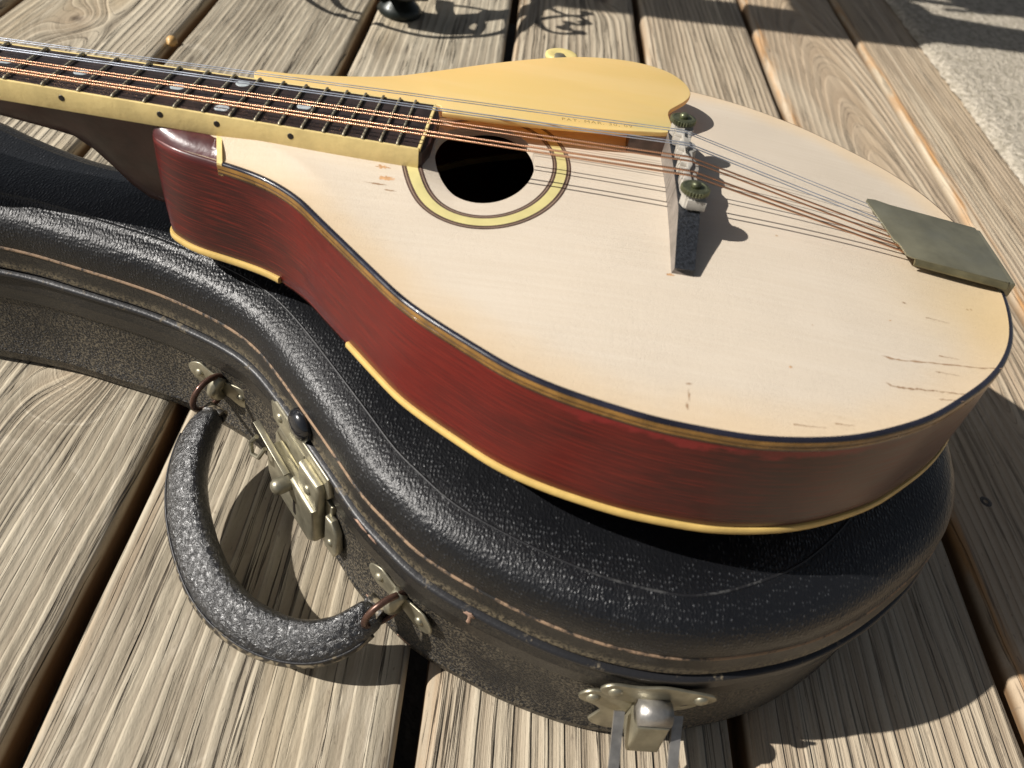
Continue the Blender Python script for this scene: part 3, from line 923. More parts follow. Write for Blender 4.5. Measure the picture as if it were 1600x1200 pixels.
# soundboard from the outline in to the sound hole
ang = np.arctan2(OP[:, 1], OP[:, 0] - HCX)
HP_ = np.stack([HCX + HA * np.cos(np.arctan2(np.sin(ang) / HB, np.cos(ang) / HA)), HB * np.sin(np.arctan2(np.sin(ang) / HB, np.cos(ang) / HA))], 1)
inner = OP - ON * .1
rows = []; ss = np.r_[0, .012, .03, .05, .075, .105, .14, np.linspace(.18, 1, 40)]
V = []; E = []
for s in ss:
    Pq = inner * (1 - s) + HP_ * s
    d = dist_out(Pq[:, 0], Pq[:, 1])
    V.append(np.c_[Pq, ztop(Pq[:, 0], Pq[:, 1], d)]); E.append(d * .001)
nr = len(ss)
last = V[-1].copy()
for dz in (.5, 4.0):
    q = last.copy(); q[:, 2] -= dz
    if dz > 1: q[:, :2] = HP_ + (HP_ - [HCX, 0]) * .0
    V.append(q); E.append(np.full(NO, .1))
V = np.concatenate(V); E = np.concatenate(E)
F = [f for f in grid_faces(nr + 2, NO)]
V0 = V; mxs = V[:, 0]
sb = fixn(mesh('soundboard', V, F, M['top'], mand, attrs={'edge': E}, auto=60))

# binding strips along the rim
def sweep_rim(prof, sel=None, P=None, N_=None, closed=True):
    P = OP if P is None else P; N_ = ON if N_ is None else N_
    n = len(P)
    idx = np.arange(n) if sel is None else sel
    V = []; run = []
    L_ = np.r_[0, np.cumsum(np.linalg.norm(np.diff(P[idx], axis=0), axis=1))]
    for off, dz in prof:
        q = P[idx] + N_[idx] * off
        V.append(np.c_[q, zrim(P[idx, 0]) + dz]); run.append(L_)
    m_ = len(idx)
    V = np.concatenate(V)
    F = grid_faces(len(prof), m_, wrap=sel is None)
    # close the section
    for j in range(m_ if sel is None else m_ - 1):
        a = (len(prof) - 1) * m_ + j; b = (len(prof) - 1) * m_ + (j + 1) % m_
        F.append((a, b, (j + 1) % m_, j))
    return V, F, np.concatenate(run) * .001
sel_top = np.where(OP[:, 0] > 173)[0]
sel_top = np.r_[sel_top] if np.all(np.diff(sel_top) == 1) else sel_top
def strip(name, prof, mat, sel=None):
    V, F, run = sweep_rim(prof, sel)
    o = mesh(name, V, F, mat, mand, auto=60)
    return fixn(o)
dl = 0.12
fa = [i for i in sel_top if not (OP[i, 1] > 25 and OP[i, 0] > 176)]
fb_ = [i for i in sel_top if OP[i, 1] > 24.0 and OP[i, 0] > 176]
strip('purfling', [(-.6, -.5), (-.6, dl), (-.2, dl + .08), (.5, dl), (1.15, -.25), (1.2, -.9), (0, -.95)], M['bind_black'], np.array(fa))
strip('purfling', [(.0, -.5), (.3, -.15), (.8, -.2), (1.1, -.45), (1.2, -.9), (0, -.95)], M['bind_brown'], np.array(fb_))
strip('binding_line', [(0, -.95), (1.3, -.9), (1.5, -1.5), (1.5, -2.3), (0, -2.3)], M['bind_tan'], sel_top)
strip('binding_line', [(0, -2.3), (1.35, -2.3), (1.35, -2.9), (0, -2.9)], M['bind_brown'], sel_top)
strip('binding_line', [(0, -2.9), (1.5, -2.9), (1.5, -3.7), (0, -3.7)], M['bind_tan'], sel_top)
strip('binding_line', [(0, -3.7), (1.35, -3.7), (1.3, -4.6), (0, -4.6)], M['bind_brown'], sel_top)
strip('binding_line', [(0, -4.6), (1.1, -4.6), (1.05, -4.95), (0, -4.95)], M['ros_tan'], sel_top)

DB = -47.7
# sides: outer wall plus inner wall
prof = [(0, -.3)] + [(.9, z) for z in np.linspace(-.6, DB + 4, 12)] + [(.6, DB + 3.2), (.4, DB + .5)]
V = []; run = []; drop = []
L_ = np.r_[0, np.cumsum(np.linalg.norm(np.diff(OP, axis=0), axis=1))]
for off, dz in prof:
    bulge = .6 * math.sin(math.pi * min(1, max(0, -dz / 47)))
    rub = (OP[:, 0] < 172) * (1.2 if dz > -1 else 0)
    q = OP + ON * (off + bulge)
    z = zrim(OP[:, 0]) + dz
    V.append(np.c_[q, z]); run.append(L_); drop.append(np.full(NO, -dz))
V = np.concatenate(V)
F = grid_faces(len(prof), NO)
o = fixn(mesh('rim', V, F, M['rim'], mand, attrs={'run': np.concatenate(run) * .001, 'drop': np.concatenate(drop) * .001}))
# back binding, missing for a stretch on the bass side
bass = OP[:, 1] < 0
sel_b = [i for i in range(NO) if not (bass[i] and 198 < OP[i, 0] < 233)]
k0 = [i for i in range(NO) if bass[i] and OP[i, 0] >= 233][0]
order = [(k0 + j) % NO for j in range(NO)]
sel_b = np.array([i for i in order if i in set(sel_b)])
V, F, run = sweep_rim([(-.5, DB + 3.2), (1.6, DB + 3.2), (2.1, DB + 2.6), (2.15, DB + 1.0), (1.7, DB + .2), (.8, DB), (-.5, DB)], sel_b)
F += [tuple(i * len(sel_b) for i in range(7)), tuple(i * len(sel_b) + len(sel_b) - 1 for i in range(7))[::-1]]
fixn(mesh('back_binding', V, F, M['cream'], mand, auto=50))
# arched back
V = []; cen = np.array([340., 0.])
ss2 = np.linspace(0, 1, 16)[:-1]
for s in ss2:
    Pq = (OP + ON * .6) * (1 - s) + cen * s
    d = dist_out(Pq[:, 0], Pq[:, 1]) * (s > 0)
    h = 14.5 * (1 - np.exp(-(d / 46) ** 1.4))
    V.append(np.c_[Pq, zrim(Pq[:, 0]) + DB - h])
V = np.concatenate(V); n_ = len(ss2)
F = grid_faces(n_, NO, flip=True); F.append(tuple((n_ - 1) * NO + i for i in range(NO)))
fixn(mesh('back', V, F, M['neck'], mand))

# red shoulder each side of the heel, with the cream cross strip
def shoulder(sg):
    xs_ = np.linspace(0, 1, 14); V = []
    idx = [i for i in range(NO) if OP[i, 0] < 174.2 and OP[i, 1] * sg > 0]
    idx = sorted(idx, key=lambda i: OP[i, 0])
    rowsV = []
    for t in np.linspace(0, 1, 9):
        r_ = []
        for i in idx:
            p = OP[i] + ON[i] * .9
            y_in = sg * 13.0
            X = min(p[0], 168.6 + (1 - t) * 5.0); Y = p[1] * (1 - t) + y_in * t
            # edge rounded over, face rising to the fingerboard
            rise = 5.6 * (1 - (1 - t) ** 2.2)
            zz = zrim(X) - .6 * 0 + rise + (-1.9 if t == 0 else (-.55 if t < .13 else 0))
            if t == 0: pass
            r_.append((X, Y, zz))
        rowsV.append(r_)
    m_ = len(idx)
    V = [v for r_ in rowsV for v in r_]
    F = grid_faces(9, m_, wrap=False)
    fixn(mesh('shoulder', V, F, M['headblock'], mand))
    # cross strip
    V = []
    for t in np.linspace(0, 1, 9):
        Y = sg * (29.1 * (1 - t) + 13 * t); rise = 5.6 * (1 - (1 - t) ** 2.2); xb = 168.4 + (1 - t) * 4.9
        for X, dz in ((xb, -4), (xb, .28), (xb + 2.1, .28), (xb + 2.1, -4)):
            V.append((X, Y, zrim(X) + rise + dz))
    e_ = [(173.3, sg * 29.5, zrim(172) - 5.3), (173.3, sg * 29.6, zrim(172) + .05), (175.4, sg * 30.1, zrim(175) + .05), (175.4, sg * 30.0, zrim(175) - 5.3)]
    V = e_ + V
    F = grid_faces(10, 4); F.append((0, 1, 2, 3))
    fixn(mesh('cross_strip', V, F, M['cream_fb'], mand, auto=40))
shoulder(-1); shoulder(1)

# rosette
def ringband(t0, t1, mat, lift_, name='rosette_ring'):
    n = 160; V = []
    a0, b0, a1, b1 = 27.2, 41.0, 34.9, 49.6
    th = np.linspace(0, 2 * math.pi, n, endpoint=False)
    for t, dz in ((t0, -.3), (t0, lift_), ((t0 + t1) / 2, lift_ + .02), (t1, lift_), (t1, -.3)):
        a = a1 + (a0 - a1) * t; b = b1 + (b0 - b1) * t
        x = HCX + .7 + a * np.cos(th); y = b * np.sin(th)
        V.append(np.c_[x, y, ztop(x, y) + dz])
    V = np.concatenate(V)
    fixn(mesh(name, V, grid_faces(5, n), mat, mand, auto=25))
ringband(.24, .76, M['ros_cream'], .16)
for a, b in ((0, .08), (.13, .24), (.76, .86), (.91, 1.0)):
    ringband(a, b, M['ros_brown'], .14)
for a, b in ((.08, .13), (.86, .91)):
    ringband(a, b, M['ros_tan'], .12)

# fingerboard, binding, frets, dots
FBX = 249.8
hw = lambda X: (28.2 + (42.1 - 28.2) * X / 250) / 2
BT = 1.3
v, f = plate([(-2, -hw(0) + BT), (FBX - .6, -hw(250) + BT), (FBX - .6, hw(250) - BT), (-2, hw(0) - BT)], -6.0, 0, .1)
mesh('fingerboard', v, f, M['ebony'], mand, smooth=False)
for sg in (-1, 1):
    v, f = plate([(-2, sg * (hw(0) - BT)), (-2, sg * hw(0)), (FBX, sg * hw(250)), (FBX, sg * (hw(250) - BT))], -8.6, .06, .35)
    mesh('fingerboard_binding', v, f, M['cream_fb'], mand, auto=40)
v, f = plate([(FBX - .6, -hw(250) + BT), (FBX + .5, -hw(250) + BT), (FBX + .5, hw(250) - BT), (FBX - .6, hw(250) - BT)], -1.5, .06, .1)
mesh('fingerboard_end_binding', v, f, M['cream_fb'], mand, auto=40)
v, f = plate([(FBX - .8, -hw(250) + .6), (FBX + 1.2, -hw(250) + 1.2), (FBX + 3.0, -12), (FBX + 3.0, 12), (FBX + 1.2, hw(250) - 1.2), (FBX - .8, hw(250) - .6)], -12, -1.5, .2)
mesh('fingerboard_support', v, f, M['neck'], mand, auto=40)
for n in range(1, 21):
    X = fret_x(n); w_ = hw(X) - .35
    v, f = tube([(X, -w_, .30), (X, -w_ + 1.2, .75), (X, 0, .85), (X, w_ - 1.2, .75), (X, w_, .30)], .50, 8, flat=(1, 1))
    mesh('fret', v, f, M['fret'], mand)
mid = lambda n: (fret_x(n) + fret_x(n - 1)) / 2
for X, Y in ((mid(5), 0), (mid(7), 0), (mid(10), 0), (mid(12), -12), (mid(12), 12), (mid(15), 0)):
    mesh('inlay_dot', *lathe([(2.9, -.3), (2.9, .07), (2.5, .10), (.2, .12)], 20, (X, Y, 0)), M['pearl'], mand)
for n in (5, 7, 10, 12, 15):
    X = mid(n)
    v, f = lathe([(1.25, -.2), (1.25, .10), (.9, .15)], 14)
    Mx = frame((X, -hw(X), -3.4), (1, 0, 0), (0, 0, 1), (0, -1, 0))
    mesh('side_dot', *xform((v, f), Mx), M['dot'], mand)

# neck with its heel, and a plain headstock beyond the frame
def neck():
    st = []   # x, half width, depth below z=-6.4, bottom half width, squareness
    for X, d, bw in ((-6, 11, 9), (20, 12, 10), (50, 13, 11), (78, 14.5, 11.5), (95, 17, 11.5), (104, 21, 11), (111, 27, 10), (117, 35, 9), (122, 42, 8), (128, 47.0, 7.5), (136, 48.5, 8), (146, 49, 9)):
        st.append((X, hw(X) - .3, d, bw))
    V = []; n = 17
    for X, w_, d, bw in st:
        for k in range(n):
            t = math.pi * k / (n - 1)
            c_ = -math.cos(t); s_ = math.sin(t)
            wz = s_ ** .75
            ww = w_ * (1 - wz) + bw * wz if d > 20 else w_
            y = ww * (abs(c_) ** .85) * (1 if c_ > 0 else -1)
            V.append((X, y, -6.3 - d * wz + 0))
    F = grid_faces(len(st), n, wrap=True)
    F.append(tuple(range(n))); F.append(tuple((len(st) - 1) * n + k for k in range(n)))
    return V, F
fixn(mesh('neck', *neck(), M['neck'], mand, auto=60))
hs = [(0, -14.5), (-8, -15), (-24, -20), (-120, -25), (-148, -18), (-152, 0), (-148, 18), (-120, 25), (-24, 20), (-8, 15), (0, 14.5)]
v, f = plate(hs, -16, -2.5, 1); v[:, 2] += .18 * np.clip(v[:, 0], -200, 0)
mesh('headstock', v, f, M['neck'], mand, auto=40)
mesh('nut', *plate([(-4.5, -14), (-.5, -14), (-.5, 14), (-4.5, 14)], -6, 1.6, .3), M['cream_fb'], mand, auto=40)

# strings
BRX = 353.5
spec = [  # y nut, y bridge, y tail, radius, wound
    (-12.6, -19.3, -16.0, .44, True), (-10.9, -15.6, -12.2, .44, True),
    (-5.4, -7.3, -7.2, .37, True), (-3.6, -3.8, -2.8, .37, True),
    (3.0, 6.2, 2.8, .25, False), (4.8, 8.4, 6.4, .25, False),
    (10.8, 18.0, 13.2, .19, False), (12.5, 20.2, 16.8, .19, False)]
SZN, SZB = 1.8, 5.6
for i, (yn, yb, yt, r_, wd) in enumerate(spec):
    px = -30 - 28 * (i // 2 if i < 4 else (7 - i) // 2) - 10 * (i % 2)
    pts = [(px, (-20 if i < 4 else 20), -6 + .18 * px + 6), (-2.5, yn, SZN)]
    pts += [(X, yn + (yb - yn) * X / BRX, SZN + (SZB - SZN) * X / BRX) for X in (60, 180, 300)]
    pts += [(BRX, yb, SZB), (BRX + 2.2, yb, SZB - .15), (446, yt, -14.2), (458, yt, -17.5)]
    pts = np.array(pts, float)
    V, F = tube(pts, r_, 8)
    d = np.r_[0, np.cumsum(np.linalg.norm(np.diff(pts, axis=0), axis=1))]
    mesh('string', V, F, M['wound'] if wd else M['steel'], mand, attrs={'run': np.repeat(d, 8) * .001})

# bridge
bridge = empty('bridge', (0, 0, 0)); bridge.parent = mand
def bridge_body():
    ys = np.linspace(-59, 59, 60); A = []; B = []
    for y in ys:
        a = abs(y)
        top = np.interp(a, [0, 24, 33, 37, 45, 53, 59], [-1.2, -1.2, -1.2, -2.4, -5.6, -8.6, -10.9])
        x0 = np.interp(a, [0, 30, 59], [349.8, 349.6, 348.9]); x1 = np.interp(a, [0, 30, 59], [359.0, 358.6, 356.8])
        zb = ztop([x0, x1], [y, y])
        A.append((y, x0, x1, zb[0] - .4, zb[1] - .4, top))
    return A
A = bridge_body()
V = []
for y, x0, x1, z0, z1, top in A:
    V += [(x0, y, z0), (x0 + .6, y, max(top - .5, z0 + 1)), (x0 + .7, y, max(top, z0 + 1.3)), (x1 - .8, y, max(top, z1 + 1.3)), (x1, y, max(top - .5, z1 + 1)), (x1, y, z1)]
n_ = len(A)
F = grid_faces(n_, 6) + [(0, 1, 2, 3, 4, 5), tuple((n_ - 1) * 6 + k for k in range(6))[::-1]]
ob = fixn(mesh('bridge_base', V, F, M['bridge'], bridge, auto=35))
V = []
sel = [a for a in A]
for y, x0, x1, z0, z1, top in sel:
    t0 = max(top, z0 + 1.3)
    V += [(x0 + .75, y, t0 - .4), (x0 + .75, y, t0 + .25), (x1 + .15, y, t0 + .25), (x1 + .25, y, t0 - .5), (x1 + .25, y, z1 + .05), (x1 - .6, y, z1 + .05)]
F = grid_faces(n_, 6) + [(0, 1, 2, 3, 4, 5), tuple((n_ - 1) * 6 + k for k in range(6))[::-1]]
fixn(mesh('bridge_cover', V, F, M['bridge_black'], bridge, auto=35))
# saddle: bleached, stepped in x for each string pair
sx0 = [(-35, 352.5), (-27, 352.5), (-25, 351.8), (-21.5, 351.2), (-13.5, 351.2), (-12.5, 353.4), (-9, 353.4), (-8.4, 351.0), (-2.5, 351.0), (-1.4, 353.6), (4, 353.6), (5, 351.2), (10, 351.2), (11, 353.4), (16.5, 353.4), (17.5, 351.0), (22, 351.0), (24, 352.4), (34, 352.5)]
sx1 = [(34, 359.5), (27, 360), (23, 358.4), (15, 357.8), (13, 359.4), (7, 359.4), (5, 357.6), (0, 357.2), (-4, 359.2), (-9, 359.0), (-14, 357.4), (-22, 357.6), (-26, 359.4), (-35, 359.6)]
poly = [(x, y) for y, x in sx0] + [(x, y) for y, x in sx1]
v, f = plate(poly, -.4, 3.6, .35)
fixn(mesh('saddle', v, f, M['bone'], bridge, auto=35))
sadt = [(x + .35, y) for y, x in sx0 if -24 < y < 24] + [(x - 3.0, y) for y, x in sx1 if -24 < y < 24]
v, f = plate(sadt, 3.4, 5.3, .35)
fixn(mesh('saddle_ridge', v, f, M['bone'], bridge, auto=35))
for y in (-30.2, 29.6):
    c = (354.9, y, 0)
    mesh('saddle_post_block', *lathe([(3.8, -1.2), (4.4, -.6), (4.4, 4.0), (4.0, 4.4)], 8, c), M['bone'], bridge, auto=30)
    V = []; n = 56
    for r0, z in ((4.2, 4.5), (5.1, 4.8), (5.6, 5.1), (5.6, 6.7), (5.0, 6.9), (4.2, 7.0), (3.9, 6.8), (2.2, 6.8)):
        for k in range(n):
            a = 2 * math.pi * k / n
            kn = .60 * (k % 2) if r0 > 5.05 else 0
            V.append((c[0] + (r0 - kn) * math.cos(a), c[1] + (r0 - kn) * math.sin(a), z))
    F = grid_faces(8, n) + [tuple(range(n))[::-1], tuple(7 * n + k for k in range(n))]
    mesh('thumb_wheel', V, F, M['brass_dark'], bridge, smooth=False)
    mesh('post_tip', *lathe([(1.9, 6.8), (1.9, 8.2), (1.3, 8.8), (.2, 9.0)], 16, c), M['brass_dark'], bridge)

# pickguard standing clear of the top, translucent
PG = [(171.4, 24.1), (170.4, 28.3), (172.5, 30.2), (187.2, 31.5), (210, 37.9), (227.9, 45.8), (243.7, 57.5), (265, 74.5), (280, 85.5), (295.1, 95.2), (311, 103.0), (327.3, 107.0), (342.8, 106.4), (354.9, 100.5), (362.2, 89.7), (364.2, 78.2), (361.6, 69), (356.4, 60.5), (352.8, 54.8), (351.6, 49.3), (352.2, 42.2), (352.6, 35.5), (350.5, 31.0), (340, 28.2), (314.9, 22.5), (281.9, 18.0), (256, 16.2), (253.5, 17.2), (251.5, 22.4), (248, 23.1), (225, 22.5), (195, 21.4), (175, 20.6)]
pg, _ = catmull(PG, 150, sub=8)
v, f = plate(pg, -3.3, -1.0, .45, 3)
fixn(mesh('pickguard', v, f, M['guard'], mand, auto=50))
cu = bpy.data.curves.new('pickguard_imprint', 'FONT')
cu.body = 'PAT. MAR. 30, 09'; cu.size = .0034; cu.extrude = .00002
cu.space_character = 1.25
to = bpy.data.objects.new('pickguard_imprint', cu); C.objects.link(to)
bpy.context.view_layer.update()
dg = bpy.context.evaluated_depsgraph_get()
tm = bpy.data.meshes.new_from_object(to.evaluated_get(dg))
bpy.data.objects.remove(to)
tm.materials.clear(); tm.materials.append(M['imprint'])
to = bpy.data.objects.new('pickguard_imprint', tm); C.objects.link(to)
to.parent = mand; to.location = (.3035, .0265, -.00098); to.rotation_euler = (0, 0, .10)
# support block, clamp bracket and knob
sp_ = mesh('pickguard_block', *plate([(334, 27), (350, 29.5), (349.5, 40), (334, 38)], -13, -3.2, .6), M['ros_brown'], mand, auto=40)
mesh('clamp_arm', *tube([(300, 92, -4.5), (300, 112, -6), (300, 123, -9), (300, 127.5, -18), (300, 126, -40)], 1.8, 8, flat=(.6, 1.6)), M['nickel'], mand)
mesh('clamp_knob', *lathe([(7.6, -1.8), (8.6, -1.2), (8.8, 0), (8.6, 1.0), (7.4, 1.6), (5.0, 1.0), (.5, .9)], 32, (301, 125, -10.5)), M['knob'], mand)

# tailpiece cover
tail = empty('tailpiece', (0, 0, 0)); tail.parent = mand
zt = lambda X: -13.2 - .115 * (X - 447)
front = [(449.4, -21.1), (447.2, -20.0), (446.4, -13), (444.6, -10.5), (443.0, 2), (441.5, 12), (440.3, 19.0), (441.5, 21.3), (445.5, 22.3)]
poly = front + [(452, 21.2), (492.8, 21.2), (493.2, 20), (492.6, -20.4), (491.5, -21.2)]
v, f = plate(poly, -.9, 0, .35); v = v.copy(); v[:, 2] += zt(v[:, 0])
fixn(mesh('cover', v, f, M['tailplate'], tail, auto=40))
V = []
for X in np.linspace(451, 491.6, 12):
    b_ = 2.9 + .05 * 0
    for dy, dz in ((-20.3, -.5), (-21.2, -.45), (-22.4, -1.6), (-22.6, -b_), (-21.9, -b_), (-21.0, -1.6)):
        V.append((X, dy, zt(X) + dz))
F = grid_faces(12, 6) + [tuple(range(6)), tuple(66 + k for k in range(6))[::-1]]
fixn(mesh('cover_flange', V, F, M['tailedge'], tail, auto=60))
V[:] = [(x, -y, z) for x, y, z in V]
fixn(mesh('cover_flange', V, F, M['tailedge'], tail, auto=60))
mesh('cover_end', *plate([(490, -20.8), (495.4, -20.4), (495.4, 20.4), (490, 20.8)], -26, -18.9, .8), M['tailplate'], tail, auto=40)
mesh('string_anchor', *plate([(452, -18), (486, -15), (486, 15), (452, 18)], -21, -19.6, .3), M['brass_dark'], tail, auto=40)
mesh('end_plate', *plate([(494.0, -14), (495.6, -14), (495.6, 14), (494.0, 14)], -60, -20, .4), M['tailplate'], tail, auto=40)
mesh('strap_button', *xform(lathe([(3, 0), (2.4, 5), (4.6, 8), (4.4, 10), (.5, 10.8)], 18), frame((495, 0, -46), (0, 1, 0), (0, 0, 1), (1, 0, 0))), M['bind_black'], tail)

# open checks in the finish at the tail, chips by the fingerboard, hairline scratches
def ribbon(pts, w0, mat, name='crack', lift_=.06, jag=.16, n=40):
    P_, _ = catmull(pts, n, closed=False)
    P_ = P_ + np.c_[np.zeros(n), smoothc(rng.normal(0, jag, (n, 1)), 1)[:, 0]]
    w_ = w0 * (np.interp(np.linspace(0, 1, n), [0, .06, .3, 1], [.1, 1.3, .8, .35])) * (1 + .5 * rng.normal(size=n)).clip(.3, 2)
    V = []
    for k in (-1, 1):
        q = P_ + np.c_[np.zeros(n), w_ * k]
        V.append(np.c_[q, ztop(q[:, 0], q[:, 1]) + lift_])
    q = P_; mid_ = np.c_[q, ztop(q[:, 0], q[:, 1]) + lift_ + .02]
    V = np.concatenate([V[0], mid_, V[1]])
    o = mesh(name, V, grid_faces(3, n, wrap=False), mat, mand)
    return fixn(o)
def blotch(x, y, a, b, mat, name='finish_chip', n=26):
    th = np.linspace(0, 2 * math.pi, n, endpoint=False)
    rr = 1 + .35 * rng.normal(size=n)
    X = x + a * rr * np.cos(th); Y = y + b * rr * np.sin(th)
    V = np.r_[np.c_[X, Y, ztop(X, Y) + .03], np.c_[[x], [y], ztop(x, y) + .07]]
    return fixn(mesh(name, V, [(i, (i + 1) % n, n) for i in range(n)], mat, mand, smooth=False))
ribbon([(423.6, -80.5), (429, -80.9), (437, -79.6), (449, -77.4), (464.5, -74.8), (473, -72.8)], .38, M['scratch'])
ribbon([(421.9, -93.9), (426, -95.0), (435.5, -93.4), (451, -91.6)], .42, M['scratch'])
ribbon([(447, -73.6), (455, -73.0)], .20, M['scratch'])
ribbon([(443, -82.6), (452, -82.2)], .18, M['scratch'])
ribbon([(440, -96.6), (449, -95.6)], .20, M['scratch'])
ribbon([(448, -52.8), (458, -52.6)], .16, M['scratch'])
ribbon([(385, -121.2), (396, -120.3)], .22, M['scratch'])
ribbon([(399, -117.5), (406, -117.0)], .20, M['scratch'])
blotch(239, -28.2, 3.0, .8, M['chip']); blotch(236.5, -23.0, 2.4, .8, M['chip']); blotch(236.5, -31.2, 3.2, .35, M['scratch'])
blotch(241.5, -33.5, 2.5, .25, M['scratch']); blotch(197, -18.9, 5.0, .35, M['chip']); blotch(216, -19.6, 6.5, .25, M['scratch'])
blotch(351.5, -121.0, .45, 1.6, M['scratch']); blotch(352.3, -116.5, .3, 2.4, M['scratch']); blotch(352.6, -111.6, .9, .5, M['scratch'])
blotch(441, -47, .9, .35, M['scratch']); blotch(432, -60, .5, .3, M['chip']); blotch(388, -96, .5, .4, M['chip']); blotch(348.6, -60.0, 1.6, .7, M['chip'])

# ------------------------------------------------------------------ rug, seed, patio table
def rug():
    xs = np.linspace(-2300, -560, 260); ys = np.r_[np.linspace(552, 600, 14), np.linspace(612, 1700, 90)]
    X, Y = np.meshgrid(xs, ys, indexing='ij')
    ed = np.minimum(np.minimum(X - xs[0], xs[-1] - X), np.minimum(Y - 552, 1700 - Y))
    Z = 1.5 + 7.5 * (1 - np.exp(-(ed / 9))) + rng.normal(0, .55, X.shape)
    Yj = Y + (ed < 1) * rng.normal(0, .8, X.shape)
    V = np.stack([X, Yj, Z], -1).reshape(-1, 3)
    return V, grid_faces(len(xs), len(ys), wrap=False)
v, f = rug()
o = mesh('rug', v, f, M['rug'], None)
fixn(o)
if o.data.polygons[1000].normal.z < 0: o.data.flip_normals()
tag(o, 'beige short-pile rug lying on the deck boards', 'rug')

sv, sf = lathe([(.3, -5.2), (3.2, -4.2), (5.0, -1.0), (5.2, 1.6), (4.0, 4.2), (2.2, 5.8), (1.2, 6.6), (.8, 8.4), (.2, 8.6)], 20)
sv = sv[:, [2, 1, 0]] * [.9, .9, .9] + np.array([-678, -290, 1.8])
o = mesh('fallen_seed', sv, sf, M['acorn'], None, org=(-678, -290, -3))
tag(o, 'small tan seed caught in the gap between two deck boards', 'seed')

tab = empty('patio_table', (-1.15, -.15, 0)); ORG[tab.name] = (-1150., -150., 0.)
tag(tab, 'black wrought iron patio table with a scrolled foot standing on the deck', 'patio table')
def Lx(Y): return -939 - .237 * Y
ZT = 700.
def lift_poly(P):  # unseen table top, outlines shaped to drop these shade bands on the deck
    return [(x + .17 * ZT, y - 1.24 * ZT) for x, y in P]
def slab(name, P, zz=ZT):
    v, f = plate(lift_poly(P), zz - 6, zz + 6, 1.5)
    mesh(name, v, f, M['iron'], tab, auto=40)
slab('table_rail', [(Lx(40), 40), (Lx(1500), 1500), (Lx(1500) - 85, 1500), (Lx(40) - 85, 40)])
slab('table_panel', [(Lx(385) - 86, 385), (Lx(620) - 86, 620), (-1222, 606), (-1236, 578), (-1262, 560), (-1700, 520), (-1700, 385)])
slab('table_panel', [(Lx(621) - 86, 621), (Lx(1500) - 86, 1500), (-1400, 1500), (-1214, 780), (-1196, 655), (-1196, 625)])
slab('table_panel', [(-1222, 648), (-1252, 730), (-1310, 900), (-1450, 1500), (-1700, 1500), (-1700, 700), (-1290, 640), (-1268, 690), (-1250, 700), (-1238, 660)])
slab('table_rail', [(-1700, 40), (-1620, 40), (-1620, 1500), (-1700, 1500)])
slab('table_rail', [(Lx(40) - 86, 40), (Lx(40) - 86, 90), (-1619, 90), (-1619, 40)])
def curl(c, ax, r0, turns, r, a0=0, n=34, grow=.28, sgn=1):
    pts = []
    for t in np.linspace(0, 1, n):
        a = a0 + sgn * turns * 2 * math.pi * t; rr = r0 * (1 - (1 - grow) * t)
        pts.append(np.array(c) + rr * (math.cos(a) * np.array(ax) + math.sin(a) * np.array((0, 0, 1.))))
    return np.array(pts)
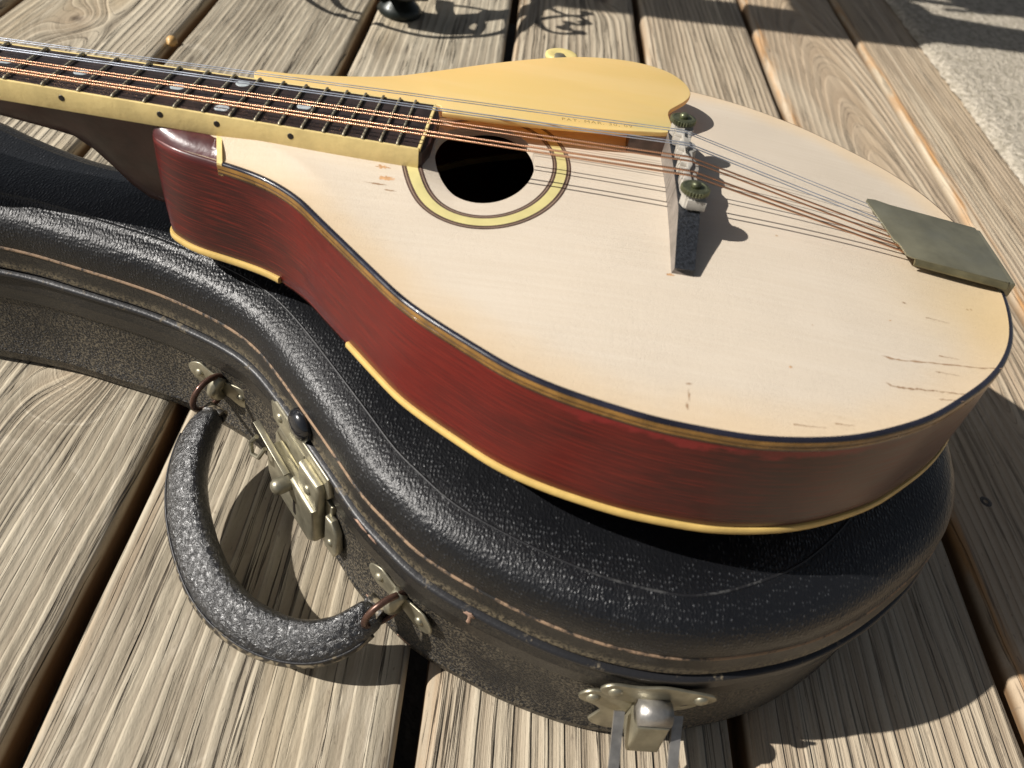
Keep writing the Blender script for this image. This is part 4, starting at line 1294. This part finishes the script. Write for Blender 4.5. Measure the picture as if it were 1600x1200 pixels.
# the foot: cast pad, cabriole leg sweeping back, and scrollwork on the side
v, f = lathe([(22, 0), (24, 3), (20, 9), (13, 15), (9, 20)], 20, (-842, -112, 0)); mesh('foot_pad', v, f, M['iron'], tab)
leg_, _ = catmull([(-842, -112, 12), (-846, -108, 34), (-862, -106, 60), (-890, -106, 92), (-925, -112, 122), (-970, -120, 150), (-1030, -130, 230), (-1110, -142, 380), (-1150, -150, 690)], 70, closed=False)
v, f = tube(leg_, np.interp(np.linspace(0, 1, 70), [0, .08, .3, 1], [13, 9, 6, 9]), 10); mesh('leg', v, f, M['iron'], tab)
def cast(D, z):      # where iron at height z stands to drop its shade on D
    D = np.asarray(D, float); z = np.broadcast_to(z, len(D))
    return np.c_[D[:, 0] + .17 * z, D[:, 1] - 1.24 * z, z]
SC = [([(-861, 15), (-880, 22), (-902, 29), (-921, 33), (-943, 33), (-973, 32)], (95, 150), 5.0),
      ([(-835, 5), (-861, 15)], (75, 95), 4.2),
      ([(-902, 34), (-887, 39), (-877, 46), (-875, 58), (-880, 71), (-886, 80), (-895, 87)], (128, 136), 3.0),
      ([(-901, 36), (-912, 46), (-922, 57), (-932, 72), (-934, 83), (-926, 92), (-916, 89), (-910, 80), (-910, 72), (-904, 69), (-891, 65)], (128, 138), 2.7),
      ([(-951, 44), (-940, 51), (-933, 65), (-934, 76), (-941, 87), (-953, 94)], (140, 146), 3.0),
      ([(-889, -72), (-896, -46), (-897, -23), (-892, -4), (-876, 3), (-853, 2), (-831, -17), (-816, -40)], (52, 40), 2.8),
      ([(-816, -40), (-801, -69), (-798, -98), (-804, -132)], (40, 36), 3.2),
      ([(-902, -3), (-894, -23), (-872, -28), (-851, -25), (-829, -30), (-833, -39), (-845, -43), (-859, -35), (-856, -26)], (48, 42), 3.2),
      ([(-901, -71), (-878, -69), (-861, -64), (-842, -60)], (50, 40), 6.5),
      ([(-831, -208), (-821, -197), (-810, -182), (-805, -167), (-803, -148), (-806, -125)], (34, 34), 2.6),
      ([(-850, -185), (-832, -176), (-822, -164), (-821, -150)], (36, 34), 3.0)]
for D, (za, zb), rr in SC:
    q, _ = catmull(cast(D, np.linspace(za, zb, len(D))), 40, closed=False)
    v, f = tube(q, rr, 8); mesh('scroll', v, f, M['iron'], tab)
for x_, y_, z_, r_ in ((-889, 83, 134, 6), (-921, 90, 136, 6), (-893, 66, 138, 6.5), (-911, 71, 138, 5), (-951, 92, 146, 6), (-807, -168, 34, 5), (-833, -36, 42, 6)):
    v, f = lathe([(.3, -r_), (r_ * .8, -r_ * .6), (r_, 0), (r_ * .8, r_ * .6), (.3, r_)], 12, tuple(cast([(x_, y_)], z_)[0])); mesh('scroll_knob', v, f, M['iron'], tab)
lf = cast([(-848, -98), (-855, -76), (-850, -58), (-838, -42), (-824, -38), (-812, -60), (-810, -90)], 34.)
v, f = plate([(a[0], a[1]) for a in lf], 26, 38, 2); mesh('cast_leaf', v, f, M['iron'], tab, auto=40)
v, f = tube([(-840, -128, 12), (-836, -122, 30), (-842, -108, 44), (-850, -118, 60)], 8, 10); mesh('scroll', v, f, M['iron'], tab)
for sx, sy in ((-1480, 60), (-1240, -560)):
    l2, _ = catmull([(sx, sy, 4), (sx * .97 - 34, sy * .9 - 10, 60), (sx * .9 - 115, sy * .6 - 60, 150), (-1150, -150, 380), (-1150, -150, 690)], 40, closed=False)
    v, f = tube(l2, 8, 10); mesh('leg', v, f, M['iron'], tab)
